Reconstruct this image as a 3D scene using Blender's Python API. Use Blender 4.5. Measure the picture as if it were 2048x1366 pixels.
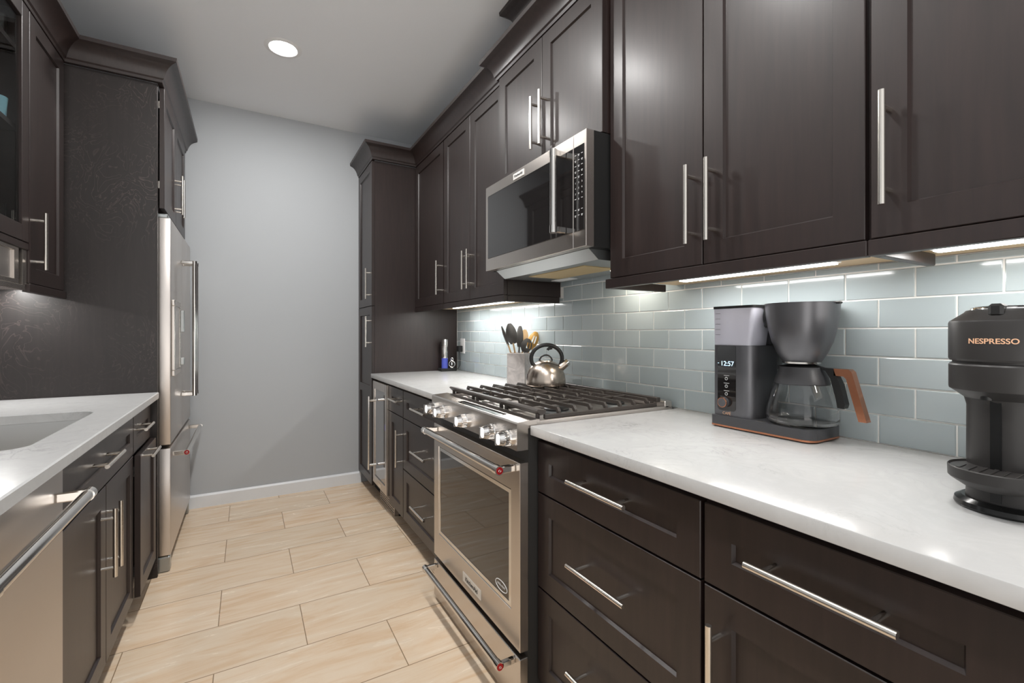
import bpy, bmesh, math, random
from mathutils import Vector, Matrix
PI = math.pi
random.seed(7)
S = bpy.context.scene
C = S.collection
for o in list(bpy.data.objects):
    bpy.data.objects.remove(o)

# ------------------------------------------------------------------ camera, world, light, exposure
cam_data = bpy.data.cameras.new('camera')
cam = bpy.data.objects.new('camera', cam_data)
C.objects.link(cam)
cam.location = (0, 0, 1.206)
cam.rotation_euler = (PI / 2, 0, -math.radians(30.03))
cam_data.sensor_width = 36.0
cam_data.lens = 917.0 * 36.0 / 2048.0
cam_data.shift_y = -17.0 / 2048.0
cam_data.clip_start = 0.02
S.camera = cam

S.view_settings.view_transform = 'Standard'
S.view_settings.look = 'None'
S.view_settings.exposure = -0.12
S.view_settings.gamma = 1.0
S.view_settings.use_curve_mapping = False

world = bpy.data.worlds.new('world')
S.world = world
world.use_nodes = True
wn = world.node_tree.nodes
# added fill light through the open end: brighter from below to lift the ceiling
_tc = wn.new('ShaderNodeTexCoord')
_sp = wn.new('ShaderNodeSeparateXYZ')
_cr = wn.new('ShaderNodeValToRGB')
_mr = wn.new('ShaderNodeMapRange')
_mr.inputs['From Min'].default_value = -1.0
world.node_tree.links.new(_tc.outputs['Generated'], _sp.inputs[0])
world.node_tree.links.new(_sp.outputs['Z'], _mr.inputs['Value'])
world.node_tree.links.new(_mr.outputs['Result'], _cr.inputs['Fac'])
_e = _cr.color_ramp.elements
_e[0].position, _e[0].color = 0.42, (1.0, 0.965, 0.925, 1)
_e[1].position, _e[1].color = 0.55, (0.30, 0.30, 0.30, 1)
world.node_tree.links.new(_cr.outputs['Color'], wn['Background'].inputs['Color'])
wn['Background'].inputs['Strength'].default_value = 3.3

DOWNLIGHT_W = 15.5
LED_W = 2.2
LAMP_SPOTS = [(0.177, 2.89), (0.177, 2.06), (0.177, 1.10), (0.177, 0.10)]

def lamp(name, kind, loc, energy, color, parent=None, **kw):
    d = bpy.data.lights.new(name, kind)
    d.energy = energy
    d.color = color
    for k, v in kw.items():
        setattr(d, k, v)
    o = bpy.data.objects.new(name, d)
    C.objects.link(o)
    if parent is not None:
        o.parent = parent
        o.location = Vector(loc) - ORG[parent.name]
    else:
        o.location = loc
    return o

# ------------------------------------------------------------------ materials
def mat(name, color, rough=0.5, metal=0.0, coat=0.0, spec=0.5, emit=None, estr=0.0, trans=0.0, ior=1.45, coat_rough=0.05, alpha=1.0):
    m = bpy.data.materials.new(name)
    m.use_nodes = True
    b = m.node_tree.nodes['Principled BSDF']
    b.inputs['Base Color'].default_value = (*color, 1)
    b.inputs['Roughness'].default_value = rough
    b.inputs['Metallic'].default_value = metal
    b.inputs['Coat Weight'].default_value = coat
    b.inputs['Coat Roughness'].default_value = coat_rough
    b.inputs['Specular IOR Level'].default_value = spec
    b.inputs['Transmission Weight'].default_value = trans
    b.inputs['IOR'].default_value = ior
    b.inputs['Alpha'].default_value = alpha
    if emit:
        b.inputs['Emission Color'].default_value = (*emit, 1)
        b.inputs['Emission Strength'].default_value = estr
    return m

def nodes_of(m):
    nt = m.node_tree
    return nt, nt.nodes, nt.links, nt.nodes['Principled BSDF']

def coords(nt, scale=(1, 1, 1), loc=(0, 0, 0)):
    tc = nt.nodes.new('ShaderNodeNewGeometry')
    mp = nt.nodes.new('ShaderNodeMapping')
    mp.inputs['Scale'].default_value = scale
    mp.inputs['Location'].default_value = loc
    nt.links.new(tc.outputs['Position'], mp.inputs['Vector'])
    return mp.outputs['Vector']

def ramp(nt, fac, stops):
    r = nt.nodes.new('ShaderNodeValToRGB')
    e = r.color_ramp.elements
    while len(e) < len(stops):
        e.new(0.5)
    for i, (p, c) in enumerate(stops):
        e[i].position = p
        e[i].color = (*c, 1)
    nt.links.new(fac, r.inputs['Fac'])
    return r.outputs['Color']

def noise(nt, vec, scale=5, detail=4, rough=0.5, dist=0.0):
    n = nt.nodes.new('ShaderNodeTexNoise')
    n.inputs['Scale'].default_value = scale
    n.inputs['Detail'].default_value = detail
    n.inputs['Roughness'].default_value = rough
    n.inputs['Distortion'].default_value = dist
    nt.links.new(vec, n.inputs['Vector'])
    return n.outputs['Fac']

def bump(nt, b, height, strength, dist=0.001):
    n = nt.nodes.new('ShaderNodeBump')
    n.inputs['Strength'].default_value = strength
    n.inputs['Distance'].default_value = dist
    nt.links.new(height, n.inputs['Height'])
    nt.links.new(n.outputs['Normal'], b.inputs['Normal'])

def wood(name, c1, c2, rough, scale=(9, 9, 0.7), figure=False):
    m = mat(name, c1, rough, coat=0.34, coat_rough=0.27, spec=0.5)
    nt, N, L, b = nodes_of(m)
    v = coords(nt, scale)
    f = noise(nt, v, 6, 6, 0.6, 0.4)
    L.new(ramp(nt, f, [(0.3, c1), (0.75, c2)]), b.inputs['Base Color'])
    if figure:
        f2 = noise(nt, coords(nt, (1.0, 1.0, 0.6)), 7, 3, 0.5, 2.2)
        w = N.new('ShaderNodeMath'); w.operation = 'PINGPONG'
        w.inputs[1].default_value = 0.06
        L.new(f2, w.inputs[0])
        col = ramp(nt, w.outputs[0], [(0.0, tuple(x * 5 for x in c2)), (0.012, c1), (1.0, c2)])
        mx = N.new('ShaderNodeMix'); mx.data_type = 'RGBA'
        msk = noise(nt, coords(nt, (1, 1, 1)), 2.2, 2, 0.5)
        mr = ramp(nt, msk, [(0.42, (0.03, 0.03, 0.03)), (0.68, (0.6, 0.6, 0.6))])
        L.new(mr, mx.inputs['Factor'])
        src = b.inputs['Base Color'].links[0].from_socket
        L.new(src, mx.inputs['A']); L.new(col, mx.inputs['B'])
        L.new(mx.outputs['Result'], b.inputs['Base Color'])
    return m

WOOD = wood('espresso_wood', (0.0125, 0.0068, 0.0060), (0.0240, 0.0132, 0.0115), 0.46)
FIGURED = wood('espresso_veneer', (0.0115, 0.0082, 0.0075), (0.019, 0.0135, 0.0125), 0.52, figure=True)
MAPLE = mat('raw_maple', (0.62, 0.46, 0.28), 0.6)
DARKGAP = mat('dark_gap', (0.006, 0.005, 0.005), 0.7)

def steel(name, color, rough, brush=(1.5, 1.5, 150), st=0.0):
    m = mat(name, color, rough, metal=1.0)
    nt, N, L, b = nodes_of(m)
    f = noise(nt, coords(nt, brush), 3, 3, 0.6)
    rr = N.new('ShaderNodeMapRange')
    rr.inputs['To Min'].default_value = rough - 0.004
    rr.inputs['To Max'].default_value = rough + 0.006
    L.new(f, rr.inputs['Value'])
    L.new(rr.outputs['Result'], b.inputs['Roughness'])
    if st > 0:
        bump(nt, b, f, st, 0.0002)
    return m

STEEL = steel('brushed_steel', (0.60, 0.555, 0.515), 0.27)
STEEL_SIDE = steel('brushed_steel_panel', (0.60, 0.56, 0.53), 0.33, brush=(2, 2, 200), st=0.0)
NICKEL = mat('brushed_nickel', (0.78, 0.74, 0.68), 0.25, metal=1.0)
CHROME = mat('chrome', (0.85, 0.85, 0.85), 0.08, metal=1.0)
POLISHED = mat('polished_steel', (0.75, 0.73, 0.70), 0.13, metal=1.0)
BLACKGLASS = mat('black_glass', (0.012, 0.011, 0.011), 0.03, spec=0.8, coat=0.5)
OVENGLASS = mat('oven_glass', (0.012, 0.010, 0.009), 0.03, spec=0.7, coat=0.3)
BLACK = mat('black_plastic', (0.012, 0.012, 0.012), 0.4)
CASTIRON = mat('cast_iron', (0.045, 0.037, 0.032), 0.38)
WHITE = mat('white_plastic', (0.82, 0.82, 0.82), 0.35)
RED = mat('red_enamel', (0.30, 0.006, 0.008), 0.3)
ALU = mat('filter_mesh', (0.62, 0.47, 0.25), 0.5, metal=0.6)
GREYMETAL = mat('grey_metal', (0.42, 0.44, 0.44), 0.3, metal=0.9)
SILVERPRINT = mat('silver_print', (0.72, 0.72, 0.72), 0.4)
DARKPRINT = mat('dark_print', (0.03, 0.03, 0.03), 0.5)

WALLM = mat('grey_wall_paint', (0.435, 0.455, 0.475), 0.6, spec=0.3)
nt, N, L, b = nodes_of(WALLM)
bump(nt, b, noise(nt, coords(nt), 160, 2), 0.06, 0.001)
CEILM = mat('ceiling_paint', (0.86, 0.88, 0.905), 0.7, spec=0.3)
TRIMW = mat('white_trim_paint', (0.74, 0.76, 0.78), 0.35)

# floor: 30 x 61 cm stone-look tiles laid in brick bond
FLOOR = mat('stone_floor_tile', (0.6, 0.5, 0.4), 0.2, spec=0.5)
nt, N, L, b = nodes_of(FLOOR)
v = coords(nt, (1, 1, 1), (-0.203, -2.236 + 0.304 * 100, 0))
br = N.new('ShaderNodeTexBrick')
br.offset = 0.5
br.inputs['Scale'].default_value = 1.0
br.inputs['Brick Width'].default_value = 0.61
br.inputs['Row Height'].default_value = 0.304
br.inputs['Mortar Size'].default_value = 0.0018
br.inputs['Mortar Smooth'].default_value = 0.1
br.inputs['Color1'].default_value = (0.0, 0.0, 0.0, 1)
br.inputs['Color2'].default_value = (1, 1, 1, 1)
br.inputs['Mortar'].default_value = (0.5, 0.5, 0.5, 1)
L.new(v, br.inputs['Vector'])
# per tile shift of the veining
sep = N.new('ShaderNodeVectorMath'); sep.operation = 'MULTIPLY_ADD'
L.new(br.outputs['Color'], sep.inputs[0])
sep.inputs[1].default_value = (3.1, 7.7, 5.0)
L.new(coords(nt, (0.9, 6.0, 1)), sep.inputs[2])
vein = noise(nt, sep.outputs[0], 2.6, 7, 0.62, 1.1)
base = ramp(nt, vein, [(0.25, (0.66, 0.47, 0.305)), (0.40, (0.72, 0.545, 0.385)), (0.52, (0.76, 0.615, 0.465)), (0.72, (0.79, 0.68, 0.55))])
tint = N.new('ShaderNodeMix'); tint.data_type = 'RGBA'; tint.blend_type = 'MULTIPLY'
tint.inputs['Factor'].default_value = 1.0
tr = ramp(nt, br.outputs['Color'], [(0, (0.93, 0.92, 0.90)), (1, (1.02, 1.0, 0.98))])
L.new(base, tint.inputs['A']); L.new(tr, tint.inputs['B'])
gm = N.new('ShaderNodeMix'); gm.data_type = 'RGBA'
L.new(br.outputs['Fac'], gm.inputs['Factor'])
L.new(tint.outputs['Result'], gm.inputs['A'])
gm.inputs['B'].default_value = (0.30, 0.21, 0.13, 1)
L.new(gm.outputs['Result'], b.inputs['Base Color'])
rr = N.new('ShaderNodeMapRange')
rr.inputs['To Min'].default_value = 0.16
rr.inputs['To Max'].default_value = 0.34
L.new(vein, rr.inputs['Value']); L.new(rr.outputs['Result'], b.inputs['Roughness'])
inv = N.new('ShaderNodeMath'); inv.operation = 'SUBTRACT'; inv.inputs[0].default_value = 1.0
L.new(br.outputs['Fac'], inv.inputs[1])
bump(nt, b, inv.outputs[0], 0.5, 0.001)

QUARTZ = mat('white_quartz', (0.68, 0.68, 0.675), 0.19, spec=0.5)
nt, N, L, b = nodes_of(QUARTZ)
f1 = noise(nt, coords(nt, (1, 1, 1)), 9, 6, 0.6, 1.6)
pp = N.new('ShaderNodeMath'); pp.operation = 'SUBTRACT'; pp.inputs[1].default_value = 0.5
L.new(f1, pp.inputs[0])
ab = N.new('ShaderNodeMath'); ab.operation = 'ABSOLUTE'
L.new(pp.outputs[0], ab.inputs[0])
f2 = noise(nt, coords(nt, (1, 1, 1)), 5, 3, 0.5)
mm = N.new('ShaderNodeMath'); mm.operation = 'MULTIPLY_ADD'; mm.inputs[1].default_value = 0.14
L.new(f2, mm.inputs[0]); L.new(ab.outputs[0], mm.inputs[2])
L.new(ramp(nt, mm.outputs[0], [(0.045, (0.42, 0.42, 0.42)), (0.075, (0.52, 0.52, 0.517)), (0.25, (0.55, 0.55, 0.546))]), b.inputs['Base Color'])

TILE = mat('glass_tile', (0.36, 0.43, 0.44), 0.12, spec=0.5, coat=0.35, coat_rough=0.05)
nt, N, L, b = nodes_of(TILE)
at = N.new('ShaderNodeAttribute'); at.attribute_name = 'tint'
L.new(ramp(nt, at.outputs['Fac'], [(0, (0.355, 0.41, 0.425)), (1, (0.425, 0.48, 0.495))]), b.inputs['Base Color'])
GROUT = mat('pale_grout', (0.88, 0.87, 0.83), 0.8)

BADGE = mat('badge_metal', (0.80, 0.78, 0.75), 0.5, metal=0.6)
MATTEBLACK = mat('matte_black', (0.028, 0.026, 0.025), 0.42)
CHARCOAL = mat('matte_charcoal', (0.050, 0.050, 0.054), 0.36)
CHARCOAL_SATIN = mat('satin_charcoal', (0.15, 0.15, 0.16), 0.32, metal=0.7)
COPPER = mat('brushed_copper', (0.52, 0.225, 0.13), 0.22, metal=1.0)
COPPERPRINT = mat('copper_print', (0.80, 0.48, 0.30), 0.4)
GLASS = mat('clear_glass', (1, 1, 1), 0.0, trans=1.0, ior=1.45)
TANKCLEAR = mat('clear_tank', (0.80, 0.80, 0.90), 0.10, trans=0.3, ior=1.35)
DOORGLASS = mat('door_glass', (0.9, 0.95, 0.95), 0.0, trans=1.0, ior=1.1)
DIGIT = mat('lit_digits', (0.1, 0.2, 0.3), 0.4, emit=(0.55, 0.80, 1.0), estr=2.2)
MARBLE = mat('grey_marble', (0.52, 0.48, 0.46), 0.4)
nt, N, L, b = nodes_of(MARBLE)
L.new(ramp(nt, noise(nt, coords(nt), 22, 5, 0.6, 0.8), [(0.3, (0.36, 0.33, 0.32)), (0.6, (0.56, 0.52, 0.50))]), b.inputs['Base Color'])
KETTLE = steel('kettle_steel', (0.56, 0.48, 0.41), 0.24, brush=(1, 1, 300), st=0.0)
UTENSILWOOD = mat('pale_beech', (0.62, 0.42, 0.22), 0.5)
GOLDWOOD = mat('golden_olive_wood', (0.55, 0.31, 0.08), 0.35)
NYLON = mat('dark_nylon', (0.085, 0.080, 0.075), 0.42)
BLUECLEAR = mat('blue_translucent', (0.10, 0.13, 0.55), 0.15, trans=0.35)
WINEGLASS = mat('wine_door_glass', (0.10, 0.10, 0.105), 0.05, spec=0.9, coat=1.0)
BLUELED = mat('blue_led', (0.02, 0.02, 0.2), 0.4, emit=(0.15, 0.15, 1.0), estr=1.5)
LEDM = mat('led_strip', (0.9, 0.9, 0.9), 0.5, emit=(1.0, 0.98, 0.95), estr=9.0)
LENSM = mat('lamp_lens', (0.9, 0.9, 0.9), 0.5, emit=(1.0, 0.98, 0.95), estr=18.0)
HOODLAMP = mat('hood_lamp', (0.9, 0.9, 0.9), 0.5, emit=(1.0, 0.93, 0.80), estr=6.0)
SINKSTEEL = steel('sink_steel', (0.66, 0.65, 0.63), 0.28, brush=(120, 3, 3), st=0.0)
PALEBLUE = mat('pale_blue_ceramic', (0.30, 0.55, 0.65), 0.3)

# ------------------------------------------------------------------ mesh helpers
ORG = {}

class G:
    """collects shapes into one bmesh"""
    def __init__(self):
        self.bm = bmesh.new()

    def _mi(self, faces, mi):
        for f in faces:
            f.material_index = mi

    def box(self, x0, y0, z0, x1, y1, z1, bev=0.0, mi=0, seg=1, edges=None):
        x0, x1 = min(x0, x1), max(x0, x1)
        y0, y1 = min(y0, y1), max(y0, y1)
        z0, z1 = min(z0, z1), max(z0, z1)
        r = bmesh.ops.create_cube(self.bm, size=1)
        vs = r['verts']
        for v in vs:
            v.co = Vector((x0 + (v.co.x + .5) * (x1 - x0), y0 + (v.co.y + .5) * (y1 - y0), z0 + (v.co.z + .5) * (z1 - z0)))
        fs = set(f for v in vs for f in v.link_faces)
        self._mi(fs, mi)
        if bev > 0:
            es = set(e for v in vs for e in v.link_edges)
            if edges:
                es = [e for e in es if edges(e)]
            rb = bmesh.ops.bevel(self.bm, geom=list(es), offset=bev, segments=seg, profile=0.5, affect='EDGES')
            self._mi(rb['faces'], mi)
        return self

    def cyl(self, p0, p1, r, seg=20, r2=None, mi=0, cap=True):
        p0, p1 = Vector(p0), Vector(p1)
        d = p1 - p0
        q = Vector((0, 0, 1)).rotation_difference(d.normalized())
        r2 = r if r2 is None else r2
        a, bb = [], []
        for i in range(seg):
            t = 2 * PI * i / seg
            u = q @ Vector((math.cos(t), math.sin(t), 0))
            a.append(self.bm.verts.new(p0 + u * r))
            bb.append(self.bm.verts.new(p1 + u * r2))
        fs = []
        for i in range(seg):
            j = (i + 1) % seg
            fs.append(self.bm.faces.new((a[i], a[j], bb[j], bb[i])))
        if cap:
            fs.append(self.bm.faces.new(a[::-1]))
            fs.append(self.bm.faces.new(bb))
        self._mi(fs, mi)
        return self

    def lathe(self, cx, cy, prof, seg=48, mi=0, closed=False, a0=0.0, a1=2 * PI, fn=None):
        rings = []
        full = abs(a1 - a0 - 2 * PI) < 1e-6
        n = seg if full else seg + 1
        for (r, z) in prof:
            if r < 1e-6:
                rings.append([self.bm.verts.new((cx, cy, z))])
            else:
                ring = []
                for i in range(n):
                    t = a0 + (a1 - a0) * i / seg
                    x, y = r * math.cos(t), r * math.sin(t)
                    ring.append(self.bm.verts.new((cx + x, cy + y, z)))
                rings.append(ring)
        fs = []
        prs = list(zip(rings, rings[1:]))
        if closed:
            prs.append((rings[-1], rings[0]))
        for A, B in prs:
            m = n if full else n - 1
            for i in range(m):
                j = (i + 1) % n
                if len(A) == 1 and len(B) == 1:
                    continue
                if len(A) == 1:
                    fs.append(self.bm.faces.new((A[0], B[j], B[i])))
                elif len(B) == 1:
                    fs.append(self.bm.faces.new((A[i], A[j], B[0])))
                else:
                    fs.append(self.bm.faces.new((A[i], A[j], B[j], B[i])))
        self._mi(fs, mi)
        return self

    def prism(self, poly, axis, a, b, mi=0):
        """poly: list of 2-D points; axis 'x': (y,z), 'y': (x,z), 'z': (x,y)"""
        def P(p, t):
            return {'x': (t, p[0], p[1]), 'y': (p[0], t, p[1]), 'z': (p[0], p[1], t)}[axis]
        A = [self.bm.verts.new(P(p, a)) for p in poly]
        B = [self.bm.verts.new(P(p, b)) for p in poly]
        n = len(poly)
        fs = [self.bm.faces.new(A[::-1]), self.bm.faces.new(B)]
        for i in range(n):
            j = (i + 1) % n
            fs.append(self.bm.faces.new((A[i], A[j], B[j], B[i])))
        self._mi(fs, mi)
        return self

    def tube(self, pts, r, seg=12, mi=0, flat=1.0, rs=None):
        pts = [Vector(p) for p in pts]
        rings = []
        up = Vector((0, 0, 1))
        prev = None
        for i, p in enumerate(pts):
            d = (pts[min(i + 1, len(pts) - 1)] - pts[max(i - 1, 0)]).normalized()
            if prev is None:
                ref = up if abs(d.dot(up)) < 0.95 else Vector((1, 0, 0))
                u = d.cross(ref).normalized()
            else:
                u = (prev - d * prev.dot(d)).normalized()
            prev = u
            w = d.cross(u).normalized()
            rad = rs[i] if rs else r
            rings.append([self.bm.verts.new(p + (u * math.cos(2 * PI * k / seg) + w * math.sin(2 * PI * k / seg) * flat) * rad) for k in range(seg)])
        fs = []
        for A, B in zip(rings, rings[1:]):
            for k in range(seg):
                j = (k + 1) % seg
                fs.append(self.bm.faces.new((A[k], A[j], B[j], B[k])))
        fs.append(self.bm.faces.new(rings[0][::-1]))
        fs.append(self.bm.faces.new(rings[-1]))
        self._mi(fs, mi)
        return self

    def torus(self, c, R, r, normal=(0, 0, 1), seg=32, s2=10, mi=0, arc=(0, 2 * PI)):
        q = Vector((0, 0, 1)).rotation_difference(Vector(normal).normalized())
        full = abs(arc[1] - arc[0] - 2 * PI) < 1e-6
        n = seg if full else seg + 1
        rings = []
        for i in range(n):
            t = arc[0] + (arc[1] - arc[0]) * i / seg
            ring = []
            for k in range(s2):
                a = 2 * PI * k / s2
                ring.append(self.bm.verts.new(Vector(c) + q @ Vector(((R + r * math.cos(a)) * math.cos(t), (R + r * math.cos(a)) * math.sin(t), r * math.sin(a)))))
            rings.append(ring)
        fs = []
        prs = list(zip(rings, rings[1:]))
        if full:
            prs.append((rings[-1], rings[0]))
        for A, B in prs:
            for k in range(s2):
                j = (k + 1) % s2
                fs.append(self.bm.faces.new((A[k], B[k], B[j], A[j])))
        if not full:
            fs.append(self.bm.faces.new(rings[0]))
            fs.append(self.bm.faces.new(rings[-1][::-1]))
        self._mi(fs, mi)
        return self

    def sweep(self, path, profile, z0, mi=0):
        """mitred moulding: path in (x,y), profile (out, z); out = right-hand side of the path"""
        n = len(path)
        segn = []
        for i in range(n - 1):
            d = Vector((path[i + 1][0] - path[i][0], path[i + 1][1] - path[i][1])).normalized()
            segn.append(Vector((d.y, -d.x)))
        rings = []
        for i, p in enumerate(path):
            if i == 0:
                m = segn[0]
            elif i == n - 1:
                m = segn[-1]
            else:
                a, b = segn[i - 1], segn[i]
                m = (a + b) / (1 + a.dot(b))
            rings.append([self.bm.verts.new((p[0] + m.x * o, p[1] + m.y * o, z0 + z)) for o, z in profile])
        fs = []
        k = len(profile)
        for A, B in zip(rings, rings[1:]):
            for i in range(k):
                j = (i + 1) % k
                fs.append(self.bm.faces.new((A[i], A[j], B[j], B[i])))
        fs.append(self.bm.faces.new(rings[0]))
        fs.append(self.bm.faces.new(rings[-1][::-1]))
        self._mi(fs, mi)
        return self

    def ball(self, c, rx, ry=None, rz=None, seg=20, mi=0, rot=None):
        ry = rx if ry is None else ry
        rz = rx if rz is None else rz
        M = Matrix.Translation(Vector(c)) @ (rot.to_4x4() if rot else Matrix.Identity(4)) @ Matrix.Diagonal((rx, ry, rz, 1))
        r = bmesh.ops.create_uvsphere(self.bm, u_segments=seg, v_segments=seg // 2, radius=1, matrix=M)
        self._mi(set(f for v in r['verts'] for f in v.link_faces), mi)
        return self

    def panelgrid(self, X, s, ys, zs, cells, t, recess=0.008, slope=0.004, ch=0.0016):
        """shaker front: plane x = X facing s; ys, zs grid lines; cells: recessed (i,j) cells"""
        bm = self.bm
        ys = list(ys); zs = list(zs)
        Y0, Y1, Z0, Z1 = ys[0], ys[-1], zs[0], zs[-1]
        ys[0] += ch; ys[-1] -= ch; zs[0] += ch; zs[-1] -= ch
        gv = [[bm.verts.new((X, y, z)) for z in zs] for y in ys]
        fs = []
        for i in range(len(ys) - 1):
            for j in range(len(zs) - 1):
                q = [gv[i][j], gv[i + 1][j], gv[i + 1][j + 1], gv[i][j + 1]]
                if (i, j) in cells:
                    w = [bm.verts.new((X - s * recess, v.co.y + (slope if k in (0, 3) else -slope), v.co.z + (slope if k in (0, 1) else -slope))) for k, v in enumerate(q)]
                    for k in range(4):
                        l = (k + 1) % 4
                        fs.append(bm.faces.new((q[k], q[l], w[l], w[k])))
                    fs.append(bm.faces.new(w))
                else:
                    fs.append(bm.faces.new(q))
        def outline():
            o = [gv[i][0] for i in range(len(ys))] + [gv[-1][j] for j in range(1, len(zs))]
            o += [gv[i][-1] for i in range(len(ys) - 2, -1, -1)] + [gv[0][j] for j in range(len(zs) - 2, 0, -1)]
            return o
        A = outline()
        def out(v, dx):
            y, z = v.co.y, v.co.z
            if abs(y - ys[0]) < 1e-7: y = Y0
            if abs(y - ys[-1]) < 1e-7: y = Y1
            if abs(z - zs[0]) < 1e-7: z = Z0
            if abs(z - zs[-1]) < 1e-7: z = Z1
            return (X - s * dx, y, z)
        B = [bm.verts.new(out(v, ch)) for v in A]
        D = [bm.verts.new((X - s * t, v.co.y, v.co.z)) for v in B]
        n = len(A)
        for P_, Q_ in ((A, B), (B, D)):
            for k in range(n):
                l = (k + 1) % n
                fs.append(bm.faces.new((P_[k], P_[l], Q_[l], Q_[k])))
        fs.append(bm.faces.new(D))
        return self

    def text(self, body, size, origin, ux, uy, depth=0.0006, mi=0, align='CENTER', bold=0.0):
        cu = bpy.data.curves.new('txt', 'FONT')
        cu.body = body
        cu.size = size
        cu.align_x = align
        cu.align_y = 'CENTER'
        cu.extrude = depth
        cu.offset = bold
        o = bpy.data.objects.new('txt', cu)
        C.objects.link(o)
        dg = bpy.context.evaluated_depsgraph_get()
        me = bpy.data.meshes.new_from_object(o.evaluated_get(dg))
        ux, uy = Vector(ux), Vector(uy)
        uz = ux.cross(uy)
        M = Matrix(((ux.x, uy.x, uz.x, origin[0]), (ux.y, uy.y, uz.y, origin[1]), (ux.z, uy.z, uz.z, origin[2]), (0, 0, 0, 1)))
        me.transform(M)
        n0 = len(self.bm.faces)
        self.bm.from_mesh(me)
        self.bm.faces.ensure_lookup_table()
        self._mi(self.bm.faces[n0:], mi)
        bpy.data.objects.remove(o)
        bpy.data.curves.remove(cu)
        bpy.data.meshes.remove(me)
        return self

def build(name, g, mats, org, recalc=True, ang=27):
    if recalc:
        bmesh.ops.recalc_face_normals(g.bm, faces=g.bm.faces)
    me = bpy.data.meshes.new(name)
    bmesh.ops.translate(g.bm, verts=g.bm.verts, vec=-Vector(org))
    g.bm.to_mesh(me)
    g.bm.free()
    for m in (mats if isinstance(mats, (list, tuple)) else [mats]):
        me.materials.append(m)
    for p in me.polygons:
        p.use_smooth = True
    me.set_sharp_from_angle(angle=math.radians(ang))
    o = bpy.data.objects.new(name, me)
    C.objects.link(o)
    return o

def tag(o, label=None, cat=None, group=None, kind=None):
    if label: o['label'] = label
    if cat: o['category'] = cat
    if group: o['group'] = group
    if kind: o['kind'] = kind
    return o

def thing(name, label, cat, loc, group=None):
    o = bpy.data.objects.new(name, None)
    o.empty_display_size = 0.05
    C.objects.link(o)
    o.location = loc
    ORG[o.name] = Vector(loc)
    return tag(o, label, cat, group)

def part(name, g, mats, parent, label=None, **kw):
    o = build(name, g, mats, ORG[parent.name], **kw)
    o.parent = parent
    ORG[o.name] = ORG[parent.name]
    if label: o['label'] = label
    return o

def solo(name, g, mats, label, cat, org, group=None, kind=None, **kw):
    o = build(name, g, mats, org, **kw)
    o.location = org
    ORG[o.name] = Vector(org)
    return tag(o, label, cat, group, kind)

def struct(name, g, mats, **kw):
    o = build(name, g, mats, (0, 0, 0), **kw)
    o['kind'] = 'structure'
    ORG[o.name] = Vector((0, 0, 0))
    return o

# cabinet pieces ----------------------------------------------------
def bar_handle(parent, axis, X, s, c, other, length=0.222, off=0.035, r=0.0064, span=0.16):
    """bar pull; c = centre along axis, other = fixed second coordinate"""
    xb = X + s * off
    def p(x, t):
        return (x, t, other) if axis == 'y' else (x, other, t)
    g = G()
    g.cyl(p(xb, c - length / 2), p(xb, c + length / 2), r, 20)
    for d in (-span / 2, span / 2):
        g.cyl(p(X, c + d), p(xb, c + d), 0.0052, 14)
    return part('handle', g, NICKEL, parent, 'brushed nickel bar handle')

def front(parent, name, X, s, y0, y1, z0, z1, fw=0.06, t=0.02, mid=None, m=None):
    ys = [y0, y0 + fw, y1 - fw, y1]
    if mid:
        zs = [z0, z0 + fw, mid - fw / 2, mid + fw / 2, z1 - fw, z1]
        cells = {(1, 1), (1, 3)}
    else:
        zs = [z0, z0 + fw, z1 - fw, z1]
        cells = {(1, 1)}
    g = G().panelgrid(X, s, ys, zs, cells, t)
    return part(name, g, m or WOOD, parent)

CROWN = [(0.0, 0.0), (0.022, 0.0), (0.024, 0.012), (0.030, 0.018), (0.033, 0.030), (0.040, 0.048), (0.052, 0.066),
         (0.066, 0.078), (0.080, 0.084), (0.086, 0.088), (0.088, 0.105), (0.0, 0.105)]
def crown(name, path, z0, label, org):
    g = G().sweep(path, CROWN, z0)
    return solo(name, g, WOOD, label, 'moulding', org, ang=20)

# ------------------------------------------------------------------ room shell
YB, XR, XL, ZC, YF = 3.827, 1.45, -1.05, 2.816, -1.0
struct('floor', G().box(XL, YF, -0.05, XR, YB, 0), FLOOR)
struct('ceiling', G().box(XL, YF, ZC, XR, YB, ZC + 0.05), CEILM)
struct('wall_back', G().box(XL - 0.05, YB, -0.05, XR + 0.05, YB + 0.05, ZC + 0.05), WALLM)
struct('wall_right', G().box(XR, YF, -0.05, XR + 0.05, YB, ZC + 0.05), WALLM)
struct('wall_left', G().box(XL - 0.05, YF, -0.05, XL, YB, ZC + 0.05), WALLM)
struct('baseboard_back', G().prism([(YB - 0.0145, 0.0), (YB, 0.0), (YB, 0.09), (YB - 0.006, 0.09), (YB - 0.0145, 0.078)], 'x', -0.39, 0.797), TRIMW)

# recessed ceiling lamps
def downlight(x, y, label):
    t = thing('recessed_ceiling_light', label, 'ceiling light', (x, y, ZC), 'recessed ceiling lights along the aisle')
    part('trim_ring', G().lathe(x, y, [(0.068, ZC - 0.001), (0.074, ZC - 0.006), (0.090, ZC - 0.004), (0.097, ZC - 0.0005), (0.068, ZC - 0.0005)], 40, closed=True), WHITE, t)
    part('lens', G().lathe(x, y, [(0, ZC - 0.0035), (0.067, ZC - 0.0035), (0.067, ZC - 0.0008), (0, ZC - 0.0008)], 40), LENSM, t, 'glowing white lens')
    lamp('downlight', 'AREA', (x, y, ZC - 0.012), DOWNLIGHT_W, (1.0, 0.985, 0.965), t, shape='DISK', size=0.13)
    return t
downlight(*LAMP_SPOTS[0], 'round white recessed ceiling light near the back wall')
downlight(*LAMP_SPOTS[1], 'round white recessed ceiling light over the range, above the frame')
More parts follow.
